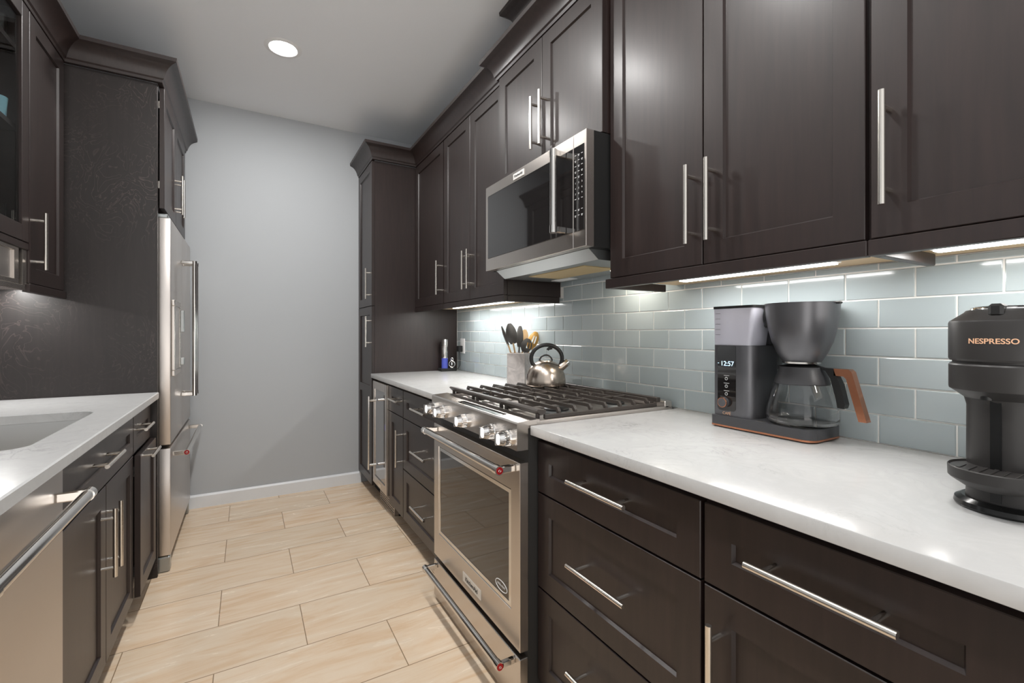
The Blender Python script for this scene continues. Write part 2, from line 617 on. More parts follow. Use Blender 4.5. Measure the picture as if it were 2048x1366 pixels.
downlight(*LAMP_SPOTS[2], 'round white recessed ceiling light overhead near the drip coffee maker, above the frame')
downlight(*LAMP_SPOTS[3], 'round white recessed ceiling light behind the viewpoint')

# ------------------------------------------------------------------ glass subway tile backsplash
def backsplash():
    g = G()
    bm = g.bm
    lay = bm.faces.layers.float.new('tint')
    X0, XT = XR - 0.0006, XR - 0.0075
    ch = 0.0014
    z0, rh, tw = 0.9145, 0.0761, 0.1547
    gap = 0.0021
    g.box(XR - 0.0048, -0.30, 0.9142, XR - 0.0002, 3.368, 1.3905, mi=1)
    g.box(XR - 0.0075, 3.3635, 0.9142, XR - 0.0002, 3.368, 1.3905, mi=1)
    g.box(XR - 0.0048, 1.224, 1.3905, XR - 0.0002, 1.984, 1.50, mi=1)
    for n in range(8):
        za, zb = z0 + n * rh, z0 + (n + 1) * rh
        ph = 2.111 if n % 2 == 0 else 2.111 - tw / 2
        k = -12
        while True:
            ya = ph + k * tw
            yb = ya + tw
            k += 1
            if ya > 3.368: break
            if yb < -0.30: continue
            lo, hi, zt = max(ya, -0.30), min(yb, 3.3632), zb
            if n == 6: zt = min(zb, 1.3905) if not (lo > 1.15 and hi < 2.05) else zb
            if n == 6 and zt != zb and (lo < 1.224 < hi or lo < 1.984 < hi): pass
            if n == 7:
                lo, hi = max(lo, 1.226), min(hi, 1.982)
                zt = min(zb, 1.50)
            if hi - lo < 0.012: continue
            a, b, c, d = lo + gap, hi - gap, za + gap, zt - gap
            tv = random.random()
            f0 = [bm.verts.new((XR - 0.0046, y, z)) for y, z in ((a, c), (b, c), (b, d), (a, d))]
            f1 = [bm.verts.new((XT + ch * 0.6, y, z)) for y, z in ((a, c), (b, c), (b, d), (a, d))]
            f2 = [bm.verts.new((XT, y, z)) for y, z in ((a + ch, c + ch), (b - ch, c + ch), (b - ch, d - ch), (a + ch, d - ch))]
            fs = [bm.faces.new(f2), bm.faces.new(f0)]
            for P, Q in ((f0, f1), (f1, f2)):
                for i in range(4):
                    j = (i + 1) % 4
                    fs.append(bm.faces.new((P[i], P[j], Q[j], Q[i])))
            for f in fs:
                f[lay] = tv
    o = solo('tile_backsplash', g, [TILE, GROUT], 'pale blue-grey glass subway tile backsplash above the right worktop', 'backsplash', (XR, 1.5, 0.9142), ang=10)
    return o
backsplash()

# ------------------------------------------------------------------ right run: base cabinets
XD, XBODY = 0.800, 0.8205      # door plane / carcass plane
SR = -1
def base_carcass(t, y0, y1, body=WOOD):
    g = G().box(XBODY, y0, 0.10, XR - 0.001, y1, 0.8838)
    part('carcass', g, body, t)
    part('toe_kick', G().box(0.880, y0, 0.0, 0.90, y1, 0.0995), DARKGAP, t)

def drawer(t, y0, y1, z0, z1, hc=None, ln=0.222, fw=0.06):
    d = front(t, 'drawer_front', XD, SR, y0, y1, z0, z1, fw)
    bar_handle(d, 'y', XD + 0.008, SR, hc if hc is not None else (y0 + y1) / 2, (z0 + z1) / 2 + 0.010, ln, 0.043, span=min(0.16, ln * 0.72))
    return d

ZS = [(0.705, 0.864), (0.405, 0.700), (0.108, 0.400)]
t = thing('drawer_base_cabinet', 'dark wood three-drawer base cabinet right of the range, nearest to it', 'cabinet', (1.13, 0.92, 0))
base_carcass(t, 0.612, 1.2215)
for za, zb in ZS:
    drawer(t, 0.617, 1.2195, za, zb, hc=0.912)

t = thing('base_cabinet', 'dark wood base cabinet with one drawer over a door, under the capsule coffee machine', 'cabinet', (1.13, 0.18, 0))
base_carcass(t, -0.25, 0.6115)
drawer(t, 0.158, 0.608, 0.705, 0.864, hc=0.388)
d = front(t, 'door', XD, SR, 0.158, 0.608, 0.108, 0.700)
bar_handle(d, 'z', XD, SR, 0.535, 0.572)
drawer(t, -0.246, 0.154, 0.705, 0.864)
d = front(t, 'door', XD, SR, -0.246, 0.154, 0.108, 0.700)
bar_handle(d, 'z', XD, SR, 0.535, -0.205)

t = thing('drawer_base_cabinet', 'dark wood three-drawer base cabinet left of the range, partly hidden by its knobs', 'cabinet', (1.13, 2.33, 0))
base_carcass(t, 1.9865, 2.6715)
for za, zb in ZS:
    drawer(t, 1.989, 2.668, za, zb, hc=2.315)

t = thing('narrow_base_cabinet', 'narrow dark wood base cabinet with small drawer beside the wine cooler', 'cabinet', (1.13, 2.82, 0))
base_carcass(t, 2.672, 2.981)
drawer(t, 2.675, 2.979, 0.705, 0.864, hc=2.79, ln=0.165)
d = front(t, 'door', XD, SR, 2.675, 2.979, 0.108, 0.700)
bar_handle(d, 'z', XD, SR, 0.518, 2.705)

# under-counter wine cooler
t = thing('wine_cooler', 'slim stainless undercounter wine cooler with dark glass door', 'wine cooler', (1.13, 3.17, 0))
part('body', G().box(0.822, 2.985, 0.112, XR - 0.001, 3.364, 0.872).box(0.868, 2.985, 0.0, XR - 0.001, 3.364, 0.112), BLACK, t)
g = G()
wy0, wy1, wz0, wz1 = 2.988, 3.361, 0.142, 0.866
g.box(0.785, wy0, wz0, 0.820, wy0 + 0.042, wz1, 0.0015)
g.box(0.785, wy1 - 0.042, wz0, 0.820, wy1, wz1, 0.0015)
g.box(0.785, wy0 + 0.042, wz0, 0.820, wy1 - 0.042, wz0 + 0.055, 0.0015)
g.box(0.785, wy0 + 0.042, wz1 - 0.055, 0.820, wy1 - 0.042, wz1, 0.0015)
dr = part('door', g, STEEL, t, 'stainless door frame')
part('glass_pane', G().box(0.791, wy0 + 0.0425, wz0 + 0.0555, 0.806, wy1 - 0.0425, wz1 - 0.0555), WINEGLASS, dr, 'dark tinted glass pane')
g = G().cyl((0.735, 3.265, 0.255), (0.735, 3.265, 0.765), 0.009, 20)
for z in (0.285, 0.735):
    g.cyl((0.785, 3.265, z), (0.735, 3.265, z), 0.009, 16)
part('handle', g, POLISHED, dr, 'long polished steel handle')
g = G().box(0.7835, 3.13, 0.155, 0.785, 3.20, 0.178, 0.0004)
part('badge', g, POLISHED, dr)
part('indicator_light', G().box(0.7902, 3.04, 0.56, 0.7912, 3.05, 0.60), BLUELED, dr, 'small blue indicator light')
g = G().box(0.838, 2.99, 0.006, 0.866, 3.36, 0.108)
for i in range(5):
    z = 0.016 + i * 0.016
    for j in range(9):
        y = 3.005 + j * 0.0385
        g.box(0.8372, y, z, 0.8385, y + 0.030, z + 0.008, mi=1)
part('toe_grille', g, [STEEL_SIDE, BLACK], t, 'stainless vent grille')

# worktops
def slab(x0, y0, x1, y1):
    return G().box(x0, y0, 0.8845, x1, y1, 0.914, 0.0024, seg=2)
solo('worktop', slab(0.772, -0.30, XR - 0.001, 1.2215), QUARTZ, 'white quartz worktop in the right foreground carrying both coffee machines', 'worktop', (1.1, 0.46, 0.8845))
solo('worktop', slab(0.772, 1.9870, XR - 0.001, 3.3685), QUARTZ, 'white quartz worktop between the range and the tall pantry cabinet', 'worktop', (1.1, 2.67, 0.8845))

# tall pantry
t = thing('pantry_cabinet', 'tall dark wood pantry cabinet against the back wall', 'cabinet', (1.13, 3.6, 0))
part('carcass', G().box(0.8005, 3.370, 0.10, XR - 0.001, 3.8255, 2.454), WOOD, t)
part('toe_kick', G().box(0.870, 3.375, 0.0, 0.89, 3.8255, 0.0995), DARKGAP, t)
d = front(t, 'door', 0.780, SR, 3.373, 3.823, 1.405, 2.450)
bar_handle(d, 'z', 0.780, SR, 1.564, 3.408)
d = front(t, 'door', 0.780, SR, 3.373, 3.823, 0.106, 1.400, mid=0.788)
bar_handle(d, 'z', 0.780, SR, 1.216, 3.408)

# ------------------------------------------------------------------ right run: upper cabinets
XU, XUB = 1.102, 1.1225
def upper(name, label, y0, y1, z0, z1, doors, handles, rail=None, xd=XU, xb=XUB):
    t = thing(name, label, 'cabinet', ((xb + XR) / 2, (y0 + y1) / 2, z0))
    zt = z0
    g = G().box(xb, y0, zt, XR - 0.001, y1, z1)
    part('carcass', g, WOOD, t)
    if rail:
        part('underside', G().box(xb + 0.012, y0 + (0.0185 if 1.3 < y0 < 2.5 else 0.0005), zt - 0.006, XR - 0.0095, y1 - 0.0005, zt - 0.0002), MAPLE, t, 'unfinished pale wood underside')
        g = G()
        yl, yr = rail
        g.box(xd - 0.002, yr, z0 - 0.034, xd + 0.020, yl, z0 - 0.001, 0.002)
        g.box(xd + 0.0205, yr, z0 - 0.006, xd + 0.032, yl, z0 - 0.0003)
        if yl > y1 - 1e-4 and y1 < 1.3:
            g.box(xd + 0.0205, yl - 0.018, z0 - 0.034, XR - 0.06, yl, z0 - 0.0065, 0.002)
        if 1.3 < y0 < 2.5:
            g.box(xd + 0.0205, yr, z0 - 0.034, XR - 0.0095, yr + 0.018, z0 - 0.0003, 0.002)
        part('light_rail', g, WOOD, t, 'light rail moulding under the doors')
    for (ya, yb), hy in zip(doors, handles):
        d = front(t, 'door', xd, SR, ya, yb, z0 + 0.001, z1 - 0.004)
        bar_handle(d, 'z', xd, SR, z0 + 0.170 if rail else z0 + 0.185, hy)
    return t

ZU0, ZU1 = 1.397, 2.455
t = upper('upper_cabinet', 'dark wood two-door upper cabinet above the drip coffee maker', 0.450, 1.2225, ZU0, ZU1, [(0.454, 0.840), (0.844, 1.219)], [0.806, 0.872], rail=(1.2425, 0.450))
t = upper('upper_cabinet', 'dark wood upper cabinet cut by the right edge, above the capsule coffee machine', -0.25, 0.4490, ZU0, ZU1, [(-0.03, 0.444)], [0.412], rail=(0.4490, -0.25))
t = upper('upper_cabinet', 'dark wood single-door upper cabinet beside the tall pantry', 2.792, 3.3690, ZU0, ZU1, [(2.795, 3.364)], [2.835], rail=(3.3690, 2.792))
t = upper('upper_cabinet', 'dark wood two-door upper cabinet left of the microwave', 1.985, 2.7910, ZU0, ZU1, [(1.989, 2.385), (2.389, 2.788)], [2.357, 2.423], rail=(2.7910, 1.985))
t = upper('upper_cabinet', 'short dark wood two-door cabinet directly above the microwave', 1.2245, 1.9835, 1.908, ZU1, [(1.2265, 1.602), (1.606, 1.981)], [1.572, 1.638], xd=1.072, xb=1.0925)

crown('crown_moulding', [(0.8005, 3.8255), (0.8005, 3.3690), (1.1225, 3.3690), (1.1225, 1.988)], 2.4555, 'dark crown moulding over the pantry and far right uppers', (1.0, 3.3, 2.4555))
crown('crown_moulding', [(1.40, 1.9850), (1.0925, 1.9850), (1.0925, 1.2245)], 2.4555, 'dark crown moulding stepping forward above the microwave cabinet', (1.1, 1.6, 2.4555))
crown('crown_moulding', [(1.1225, 1.2240), (1.1225, -0.25)], 2.4555, 'dark crown moulding above the near right uppers', (1.1, 0.5, 2.4555))
# boxed riser to the ceiling above the microwave cabinet
t = thing('ceiling_riser_box', 'dark boxed riser with its own crown meeting the ceiling above the microwave', 'cabinet riser', (1.3, 1.6, 2.561))
part('box', G().box(1.185, 1.23, 2.561, XR - 0.001, 1.94, 2.8155), WOOD, t)
part('crown', G().sweep([(XR - 0.001, 1.9405), (1.1845, 1.9405), (1.1845, 1.2295), (XR - 0.001, 1.2295)], CROWN, 2.7105), WOOD, t, ang=20)

# under-cabinet light bars
def ledbar(y0, y1, label, k=1.0, x0=1.268, x1=1.308, z=1.3905):
    t = thing('under_cabinet_light', label, 'light bar', ((x0 + x1) / 2, (y0 + y1) / 2, z), 'under-cabinet light bars')
    part('housing', G().box(x0, y0, z - 0.006, x1, y1, z), WHITE, t)
    part('diffuser', G().box(x0 + 0.004, y0 + 0.006, z - 0.010, x1 - 0.004, y1 - 0.006, z - 0.0062), LEDM, t, 'glowing diffuser strip')
    lamp('led', 'AREA', ((x0 + x1) / 2, (y0 + y1) / 2, z - 0.0125), LED_W * k * (y1 - y0) / 0.5, (1.0, 0.985, 0.96), t, shape='RECTANGLE', size=x1 - x0, size_y=y1 - y0)
ledbar(0.59, 1.07, 'white light bar under the upper cabinet above the drip coffee maker')
ledbar(-0.05, 0.405, 'white light bar under the upper cabinet at the right edge')
ledbar(2.15, 3.05, 'long white light bar under the far uppers beside the pantry', 1.5)

# ------------------------------------------------------------------ microwave
def microwave():
    t = thing('microwave', 'stainless over-range microwave mounted under the short cabinet', 'microwave', (1.2, 1.604, 1.505))
    y0, y1, z0, z1 = 1.2255, 1.9825, 1.504, 1.9045
    part('body', G().box(1.035, y0, z0, XR - 0.009, y1, z1), BLACK, t)
    # door with window, controls
    ys = 1.296
    gz0, gz1 = 1.560, 1.858
    d = part('door', G().panelgrid(1.0, SR, [ys + 0.001, ys + 0.0025, y1 - 0.022, y1], [z0, gz0, gz1, z1], {(1, 1)}, 0.034, recess=0.003, slope=0.0008), STEEL, t, 'stainless door')
    part('window', G().box(0.9985, ys + 0.0026, gz0 + 0.002, 1.0028, y1 - 0.0235, gz1 - 0.002, 0.0006), BLACKGLASS, d, 'black glass window')
    g = G()
    g.cyl((0.948, 1.345, 1.578), (0.948, 1.345, 1.850), 0.0125, 24)
    for z in (1.576, 1.848):
        g.cyl((0.948, 1.345, z - 0.012), (0.948, 1.345, z + 0.014), 0.0138, 24)
        g.box(0.950, 1.336, z - 0.010, 0.9985, 1.354, z + 0.012, 0.002)
    part('handle', g, POLISHED, d, 'vertical polished tube handle')
    g = G().box(0.9975, 1.628, 1.866, 1.0, 1.716, 1.892, 0.0006)
    bd = part('badge', g, BADGE, d, 'bright name badge')
    part('badge_lettering', G().text('KitchenAid', 0.0150, (0.9972, 1.672, 1.879), (0, -1, 0), (0, 0, 1)), DARKPRINT, bd)
    c = part('control_panel', G().panelgrid(1.0, SR, [y0, y0 + 0.0095, ys - 0.003, ys - 0.001], [z0, gz0, gz1, z1], {(1, 1)}, 0.034, recess=0.003, slope=0.0008), STEEL, t)
    kp = part('keypad', G().box(0.9985, y0 + 0.011, gz0 + 0.002, 1.0028, ys - 0.0035, gz1 - 0.002, 0.0006), BLACKGLASS, c, 'black glass touch keypad')
    g = G()
    cols = [1.282, 1.264, 1.246]
    dig = {(5, 0): '1', (5, 1): '2', (5, 2): '3', (6, 0): '4', (6, 1): '5', (6, 2): '6', (7, 0): '7', (7, 1): '8', (7, 2): '9', (8, 1): '0'}
    for i in range(12):
        if i == 10:
            part('key_print', g, SILVERPRINT, kp)
            g = G()
        for j in range(3):
            z = 1.826 - i * 0.0192
            if (i, j) in dig:
                g.text(dig[(i, j)], 0.0085, (0.9983, cols[j], z), (0, -1, 0), (0, 0, 1), 0.0002)
            elif (i, j) not in ((9, 0), (9, 1), (9, 2)):
                g.box(0.9981, cols[j] - 0.0042, z + 0.0008, 0.99845, cols[j] + 0.0042, z + 0.0026)
                if (i + j) % 2:
                    g.box(0.9981, cols[j] - 0.003, z - 0.0030, 0.99845, cols[j] + 0.003, z - 0.0012)
    part('key_print', g, SILVERPRINT, kp)
    # vent base under the body
    g = G().prism([(1.040, z0 - 0.0005), (1.435, z0 - 0.0005), (1.415, z0 - 0.036), (1.085, z0 - 0.036)], 'y', y0 + 0.035, y1 - 0.035)
    v = part('vent_base', g, GREYMETAL, t, 'bright metal vent base')
    part('grease_filter', G().box(1.13, 1.40, z0 - 0.0385, 1.30, 1.80, z0 - 0.0362), ALU, v, 'golden grease filter')
    part('surface_lamp', G().box(1.32, 1.32, z0 - 0.0385, 1.375, 1.46, z0 - 0.0362), HOODLAMP, v, 'lit cooktop lamp')
    part('surface_lamp', G().box(1.32, 1.75, z0 - 0.0385, 1.375, 1.89, z0 - 0.0362), WHITE, v)
    lamp('hood_light', 'AREA', (1.347, 1.39, z0 - 0.041), 1.0, (1.0, 0.9, 0.76), t, shape='RECTANGLE', size=0.05, size_y=0.13)
microwave()

# ------------------------------------------------------------------ range
def medallion(g, c, n, r, mi_ring, mi_face):
    c, n = Vector(c), Vector(n)
    g.cyl(c, c + n * 0.0015, r, 24, mi=mi_face)
    g.torus(c + n * 0.0015, r * 0.32, r * 0.09, n, 20, 8, mi=mi_ring)

def stove():
    t = thing('gas_range', 'stainless slide-in gas range with black grates in the right run', 'range', (1.08, 1.604, 0))
    y0, y1 = 1.2260, 1.9825
    part('body', G().box(0.768, y0, 0.025, 1.40, y1, 0.905), mat('range_side', (0.03, 0.029, 0.028), 0.4), t)
    # front control panel
    g = G().prism([(0.727, 0.838), (0.7265, 0.922), (0.731, 0.9265), (0.800, 0.931), (0.800, 0.9055), (0.7672, 0.9055), (0.7672, 0.838)], 'y', y0, y1)
    cp = part('control_panel', g, STEEL, t, 'brushed steel control panel')
    part('display', G().prism([(0.737, 0.9271), (0.737, 0.9279), (0.768, 0.9299), (0.768, 0.9290)], 'y', 1.365, 1.715), BLACKGLASS, cp, 'black glass display strip')
    for y in (1.938, 1.828, 1.604, 1.383, 1.272):
        g = G()
        g.cyl((0.7268, y, 0.872), (0.719, y, 0.872), 0.0275, 32)
        g.cyl((0.719, y, 0.872), (0.698, y, 0.872), 0.0235, 32)
        g.cyl((0.698, y, 0.872), (0.682, y, 0.872), 0.0225, 32, r2=0.0195)
        for k in range(20):
            a = 2 * PI * k / 20
            g.cyl((0.717, y + 0.0236 * math.cos(a), 0.872 + 0.0236 * math.sin(a)), (0.700, y + 0.0236 * math.cos(a), 0.872 + 0.0236 * math.sin(a)), 0.0016, 6)
        g.box(0.674, y - 0.0040, 0.853, 0.6825, y + 0.0040, 0.891, 0.0015)
        part('knob', g, CHROME, cp, 'chrome burner knob')
    # oven door
    d = part('oven_door', G().panelgrid(0.737, SR, [y0, 1.281, 1.927, y1], [0.206, 0.3145, 0.7035, 0.798], {(1, 1)}, 0.030, recess=0.006, slope=0.0025), STEEL, t, 'stainless oven door')
    part('window', G().box(0.7402, 1.300, 0.333, 0.7428, 1.908, 0.685, 0.0004), OVENGLASS, d, 'dark reflective oven window')
    g = G()
    for (ya, yb, za, zb) in ((1.284, 1.2995, 0.318, 0.700), (1.9085, 1.924, 0.318, 0.700), (1.2995, 1.9085, 0.318, 0.3325), (1.2995, 1.9085, 0.6855, 0.700)):
        g.box(0.7388, ya, za, 0.7428, yb, zb, 0.0008)
    part('window_bezel', g, POLISHED, d, 'polished window bezel')
    zz = 0.777
    g = G().cyl((0.680, 1.262, zz), (0.680, 1.945, zz), 0.0135, 28)
    for y in (1.262, 1.945):
        s = 1 if y > 1.6 else -1
        g.cyl((0.680, y - s * 0.016, zz), (0.680, y + s * 0.008, zz), 0.0152, 28)
        g.box(0.681, y - 0.009, zz - 0.011, 0.737, y + 0.009, zz + 0.011, 0.003)
    h = part('handle', g, POLISHED, d, 'thick polished tube handle')
    g = G(); medallion(g, (0.680, 1.2535, zz), (0, -1, 0), 0.0115, 0, 1)
    part('medallion', g, [CHROME, RED], h, 'round red end medallion')
    g = G().box(0.7355, 1.50, 0.232, 0.737, 1.66, 0.268, 0.0005)
    bd = part('badge', g, BADGE, d, 'bright name badge')
    part('badge_lettering', G().text('KitchenAid', 0.024, (0.7352, 1.580, 0.250), (0, -1, 0), (0, 0, 1)), DARKPRINT, bd)
    g = G()
    M = [(1.352 + 0.040 * math.cos(a), 0.357 + 0.0165 * math.sin(a)) for a in [2 * PI * k / 40 for k in range(40)]]
    pts = [(0.7400, p[0], p[1]) for p in M]
    g.tube(pts + pts[:2], 0.0014, 6)
    g.text('EVEN-HEAT', 0.0105, (0.7399, 1.352, 0.357), (0, -1, 0), (0, 0, 1), 0.0002)
    part('oval_mark', g, SILVERPRINT, d, 'white oval mark in the window corner')
    # lower drawer
    w = part('warming_drawer', G().box(0.737, y0, 0.020, 0.7675, y1, 0.184, 0.002), STEEL, t, 'stainless lower drawer')
    zz = 0.166
    g = G().cyl((0.682, 1.262, zz), (0.682, 1.945, zz), 0.0115, 24)
    for y in (1.262, 1.945):
        s = 1 if y > 1.6 else -1
        g.cyl((0.682, y - s * 0.014, zz), (0.682, y + s * 0.008, zz), 0.0135, 24)
        g.box(0.683, y - 0.008, zz - 0.010, 0.737, y + 0.008, zz + 0.010, 0.003)
    h = part('handle', g, POLISHED, w, 'polished tube handle')
    g = G(); medallion(g, (0.682, 1.2535, zz), (0, -1, 0), 0.0105, 0, 1)
    part('medallion', g, [CHROME, mat('bright_red_enamel', (0.42, 0.008, 0.010), 0.3)], h, 'round red end medallion')
    part('foot_rail', G().box(0.80, y0 + 0.02, 0.0, 1.38, y0 + 0.05, 0.025), BLACK, t)
    part('foot_rail', G().box(0.80, y1 - 0.05, 0.0, 1.38, y1 - 0.02, 0.025), BLACK, t)
    # cooktop tray
    g = G().box(0.8005, y0, 0.9055, 1.425, y1, 0.918)
    g.box(0.8005, y0 - 0.0, 0.918, 0.812, y1, 0.9305, 0.001)
    g.box(0.812, y0, 0.918, 1.405, y0 + 0.012, 0.926, 0.001)
    g.box(0.812, y1 - 0.012, 0.918, 1.405, y1, 0.926, 0.001)
    g.box(1.385, y0, 0.918, 1.425, y1, 0.944, 0.003)
    part('cooktop', g, STEEL_SIDE, t, 'brushed steel cooktop tray')
    # burners
    for (bx, by, br) in ((0.965, 1.350, 0.045), (1.245, 1.350, 0.036), (0.965, 1.858, 0.040), (1.245, 1.858, 0.048), (1.105, 1.604, 0.052)):
        g = G().lathe(bx, by, [(0, 0.9182), (br + 0.012, 0.9182), (br + 0.010, 0.926), (br, 0.930), (0, 0.930)], 32)
        b = part('burner', g, GREYMETAL, t)
        part('burner_cap', G().lathe(bx, by, [(0, 0.9302), (br, 0.9302), (br, 0.936), (br - 0.006, 0.939), (0, 0.939)], 32), BLACK, b)
    # three grates
    secs = [(1.236, 1.481), (1.4825, 1.7255), (1.727, 1.972)]
    for n, (a, b) in enumerate(secs):
        g = G()
        zt = 0.9595
        g.prism([(0.806, zt - 0.004), (0.812, zt), (0.842, zt - 0.004), (0.840, zt - 0.016), (0.822, zt - 0.020)], 'y', a, b)
        g.box(1.352, a, zt - 0.018, 1.372, b, zt, 0.002)
        for yy in (a, b - 0.011):
            g.box(0.838, yy, zt - 0.034, 1.354, yy + 0.011, zt - 0.0195, 0.002)
        for k in range(7):
            x = 0.893 + k * 0.068
            pr = [(a + 0.001, zt - 0.021), (a + 0.001, zt - 0.012), (a + 0.012, zt), (b - 0.012, zt), (b - 0.001, zt - 0.012), (b - 0.001, zt - 0.021), (b - 0.011, zt - 0.021), (b - 0.018, zt - 0.011), (a + 0.018, zt - 0.011), (a + 0.011, zt - 0.021)]
            g.prism(pr, 'x', x, x + 0.010)
        for xx in (0.985, 1.19):
            g.box(xx, (a + b) / 2 - 0.005, zt - 0.010, xx + 0.12, (a + b) / 2 + 0.005, zt - 0.001, 0.001)
        for fx in (0.822, 1.345):
            for fy in (a + 0.012, b - 0.026):
                g.cyl((fx, fy + 0.007, 0.9182), (fx, fy + 0.007, zt - 0.015), 0.007, 12)
        part('grate', g, CASTIRON, t, 'black cast-iron grate')
stove()

# ------------------------------------------------------------------ left run: base
XLD, XLB, SL = -0.405, -0.4255, 1
t = thing('dishwasher', 'stainless dishwasher with tube handle in the left foreground', 'dishwasher', (-0.73, 1.26, 0))
part('body', G().box(XL + 0.02, 0.962, 0.10, -0.432, 1.564, 0.874), BLACK, t)
d = part('door', G().box(-0.4315, 0.960, 0.105, -0.401, 1.566, 0.872, 0.003), STEEL_SIDE, t, 'brushed steel door')
zz = 0.805
g = G().cyl((-0.342, 0.995, zz), (-0.342, 1.520, zz), 0.0135, 28)
for y in (0.995, 1.520):
    s = 1 if y > 1.2 else -1
    g.cyl((-0.342, y - s * 0.016, zz), (-0.342, y + s * 0.008, zz), 0.0152, 28)
    g.box(-0.401, y - 0.009, zz - 0.012, -0.343, y + 0.009, zz + 0.012, 0.003)
h = part('handle', g, POLISHED, d, 'thick polished tube handle')
part('toe_kick', G().box(-0.48, 0.962, 0.0, -0.46, 1.564, 0.0995), BLACK, t)

def left_drawer(t, y0, y1, z0, z1, hc, ln=0.222, x=XLD):
    d = front(t, 'drawer_front', x, SL, y0, y1, z0, z1)
    bar_handle(d, 'y', x - 0.008, SL, hc, (z0 + z1) / 2 + 0.012, ln, 0.043, span=min(0.16, ln * 0.72))
    return d

t = thing('sink_base_cabinet', 'dark wood two-door sink base cabinet between dishwasher and refrigerator side', 'cabinet', (-0.73, 1.99, 0))
g = G()
g.box(XL + 0.001, 1.570, 0.10, XLB, 1.588, 0.8838)
g.box(XL + 0.001, 2.397, 0.10, XLB, 2.4145, 0.8838)
g.box(XL + 0.001, 1.588, 0.10, XLB, 2.397, 0.118)
g.box(XL + 0.001, 1.588, 0.118, XL + 0.012, 2.397, 0.8838)
g.box(XLB - 0.02, 1.588, 0.860, XLB, 2.397, 0.8838)
g.box(XLB - 0.02, 1.588, 0.690, XLB, 2.397, 0.715)
part('carcass', g, WOOD, t)
part('toe_kick', G().box(-0.50, 1.570, 0.0, -0.48, 2.4145, 0.0995), DARKGAP, t)
left_drawer(t, 1.573, 2.411, 0.705, 0.864, 1.945)
d = front(t, 'door', XLD, SL, 1.573, 1.990, 0.108, 0.700)
bar_handle(d, 'z', XLD, SL, 0.527, 1.932)
d = front(t, 'door', XLD, SL, 1.994, 2.411, 0.108, 0.700)
bar_handle(d, 'z', XLD, SL, 0.527, 2.012)

t = thing('narrow_base_cabinet', 'narrow dark wood pull-out cabinet with small drawer beside the refrigerator panel', 'cabinet', (-0.73, 2.61, 0))
part('carcass', G().box(XL + 0.001, 2.4155, 0.10, XLB, 2.829, 0.8838), WOOD, t)
part('toe_kick', G().box(-0.50, 2.4155, 0.0, -0.48, 2.829, 0.0995), DARKGAP, t)
left_drawer(t, 2.418, 2.800, 0.705, 0.864, 2.545, 0.175)
d = front(t, 'pull_out_door', -0.384, SL, 2.428, 2.800, 0.108, 0.697)
bar_handle(d, 'y', -0.384, SL, 2.560, 0.680, 0.175, 0.036, span=0.126)
g = G()
for zz in (0.18, 0.60):
    g.box(XLB + 0.0005, 2.470, zz, -0.4045, 2.486, zz + 0.04)
    g.box(XLB + 0.0005, 2.750, zz, -0.4045, 2.766, zz + 0.04)
part('slide', g, GREYMETAL, d)

# left worktop with a sink cut-out
def rrect(x0, y0, x1, y1, r, n=6):
    P = []
    for cx, cy, a in ((x1 - r, y1 - r, 0), (x0 + r, y1 - r, PI / 2), (x0 + r, y0 + r, PI), (x1 - r, y0 + r, 1.5 * PI)):
        for k in range(n + 1):
            t_ = a + PI / 2 * k / n
            P.append((cx + r * math.cos(t_), cy + r * math.sin(t_)))
    return P
SINK = (-0.905, 1.615, -0.487, 2.272)
def left_worktop():
    g = G(); bm = g.bm
    hole = rrect(*SINK, 0.055)
    outer = [(XL + 0.001, 0.60), (-0.376, 0.60), (-0.376, 2.8285), (XL + 0.001, 2.8285)]
    ch = 0.0035
    def ring(P, z):
        return [bm.verts.new((p[0], p[1], z)) for p in P]
    oin = [(XL + 0.001, 0.60 + ch), (-0.376 - ch, 0.60 + ch), (-0.376 - ch, 2.8285), (XL + 0.001, 2.8285)]
    ot, om, ob = ring(oin, 0.914), ring(outer, 0.914 - ch), ring(outer, 0.8845)
    ht, hb = ring(hole, 0.914), ring(hole, 0.8845)
    for A, B in ((ot, om), (om, ob), (ht, hb)):
        n = len(A)
        for i in range(n):
            j = (i + 1) % n
            bm.faces.new((A[i], A[j], B[j], B[i]))
    def fill(A, B):
        es = []
        for R in (A, B):
            for i in range(len(R)):
                e = bm.edges.get((R[i], R[(i + 1) % len(R)]))
                es.append(e)
        bmesh.ops.triangle_fill(bm, edges=es, use_beauty=True)
    fill(ot, ht); fill(ob, hb)
    return g
solo('worktop', left_worktop(), QUARTZ, 'white quartz worktop on the left with the sink cut into it', 'worktop', (-0.7, 1.7, 0.8845), ang=25)

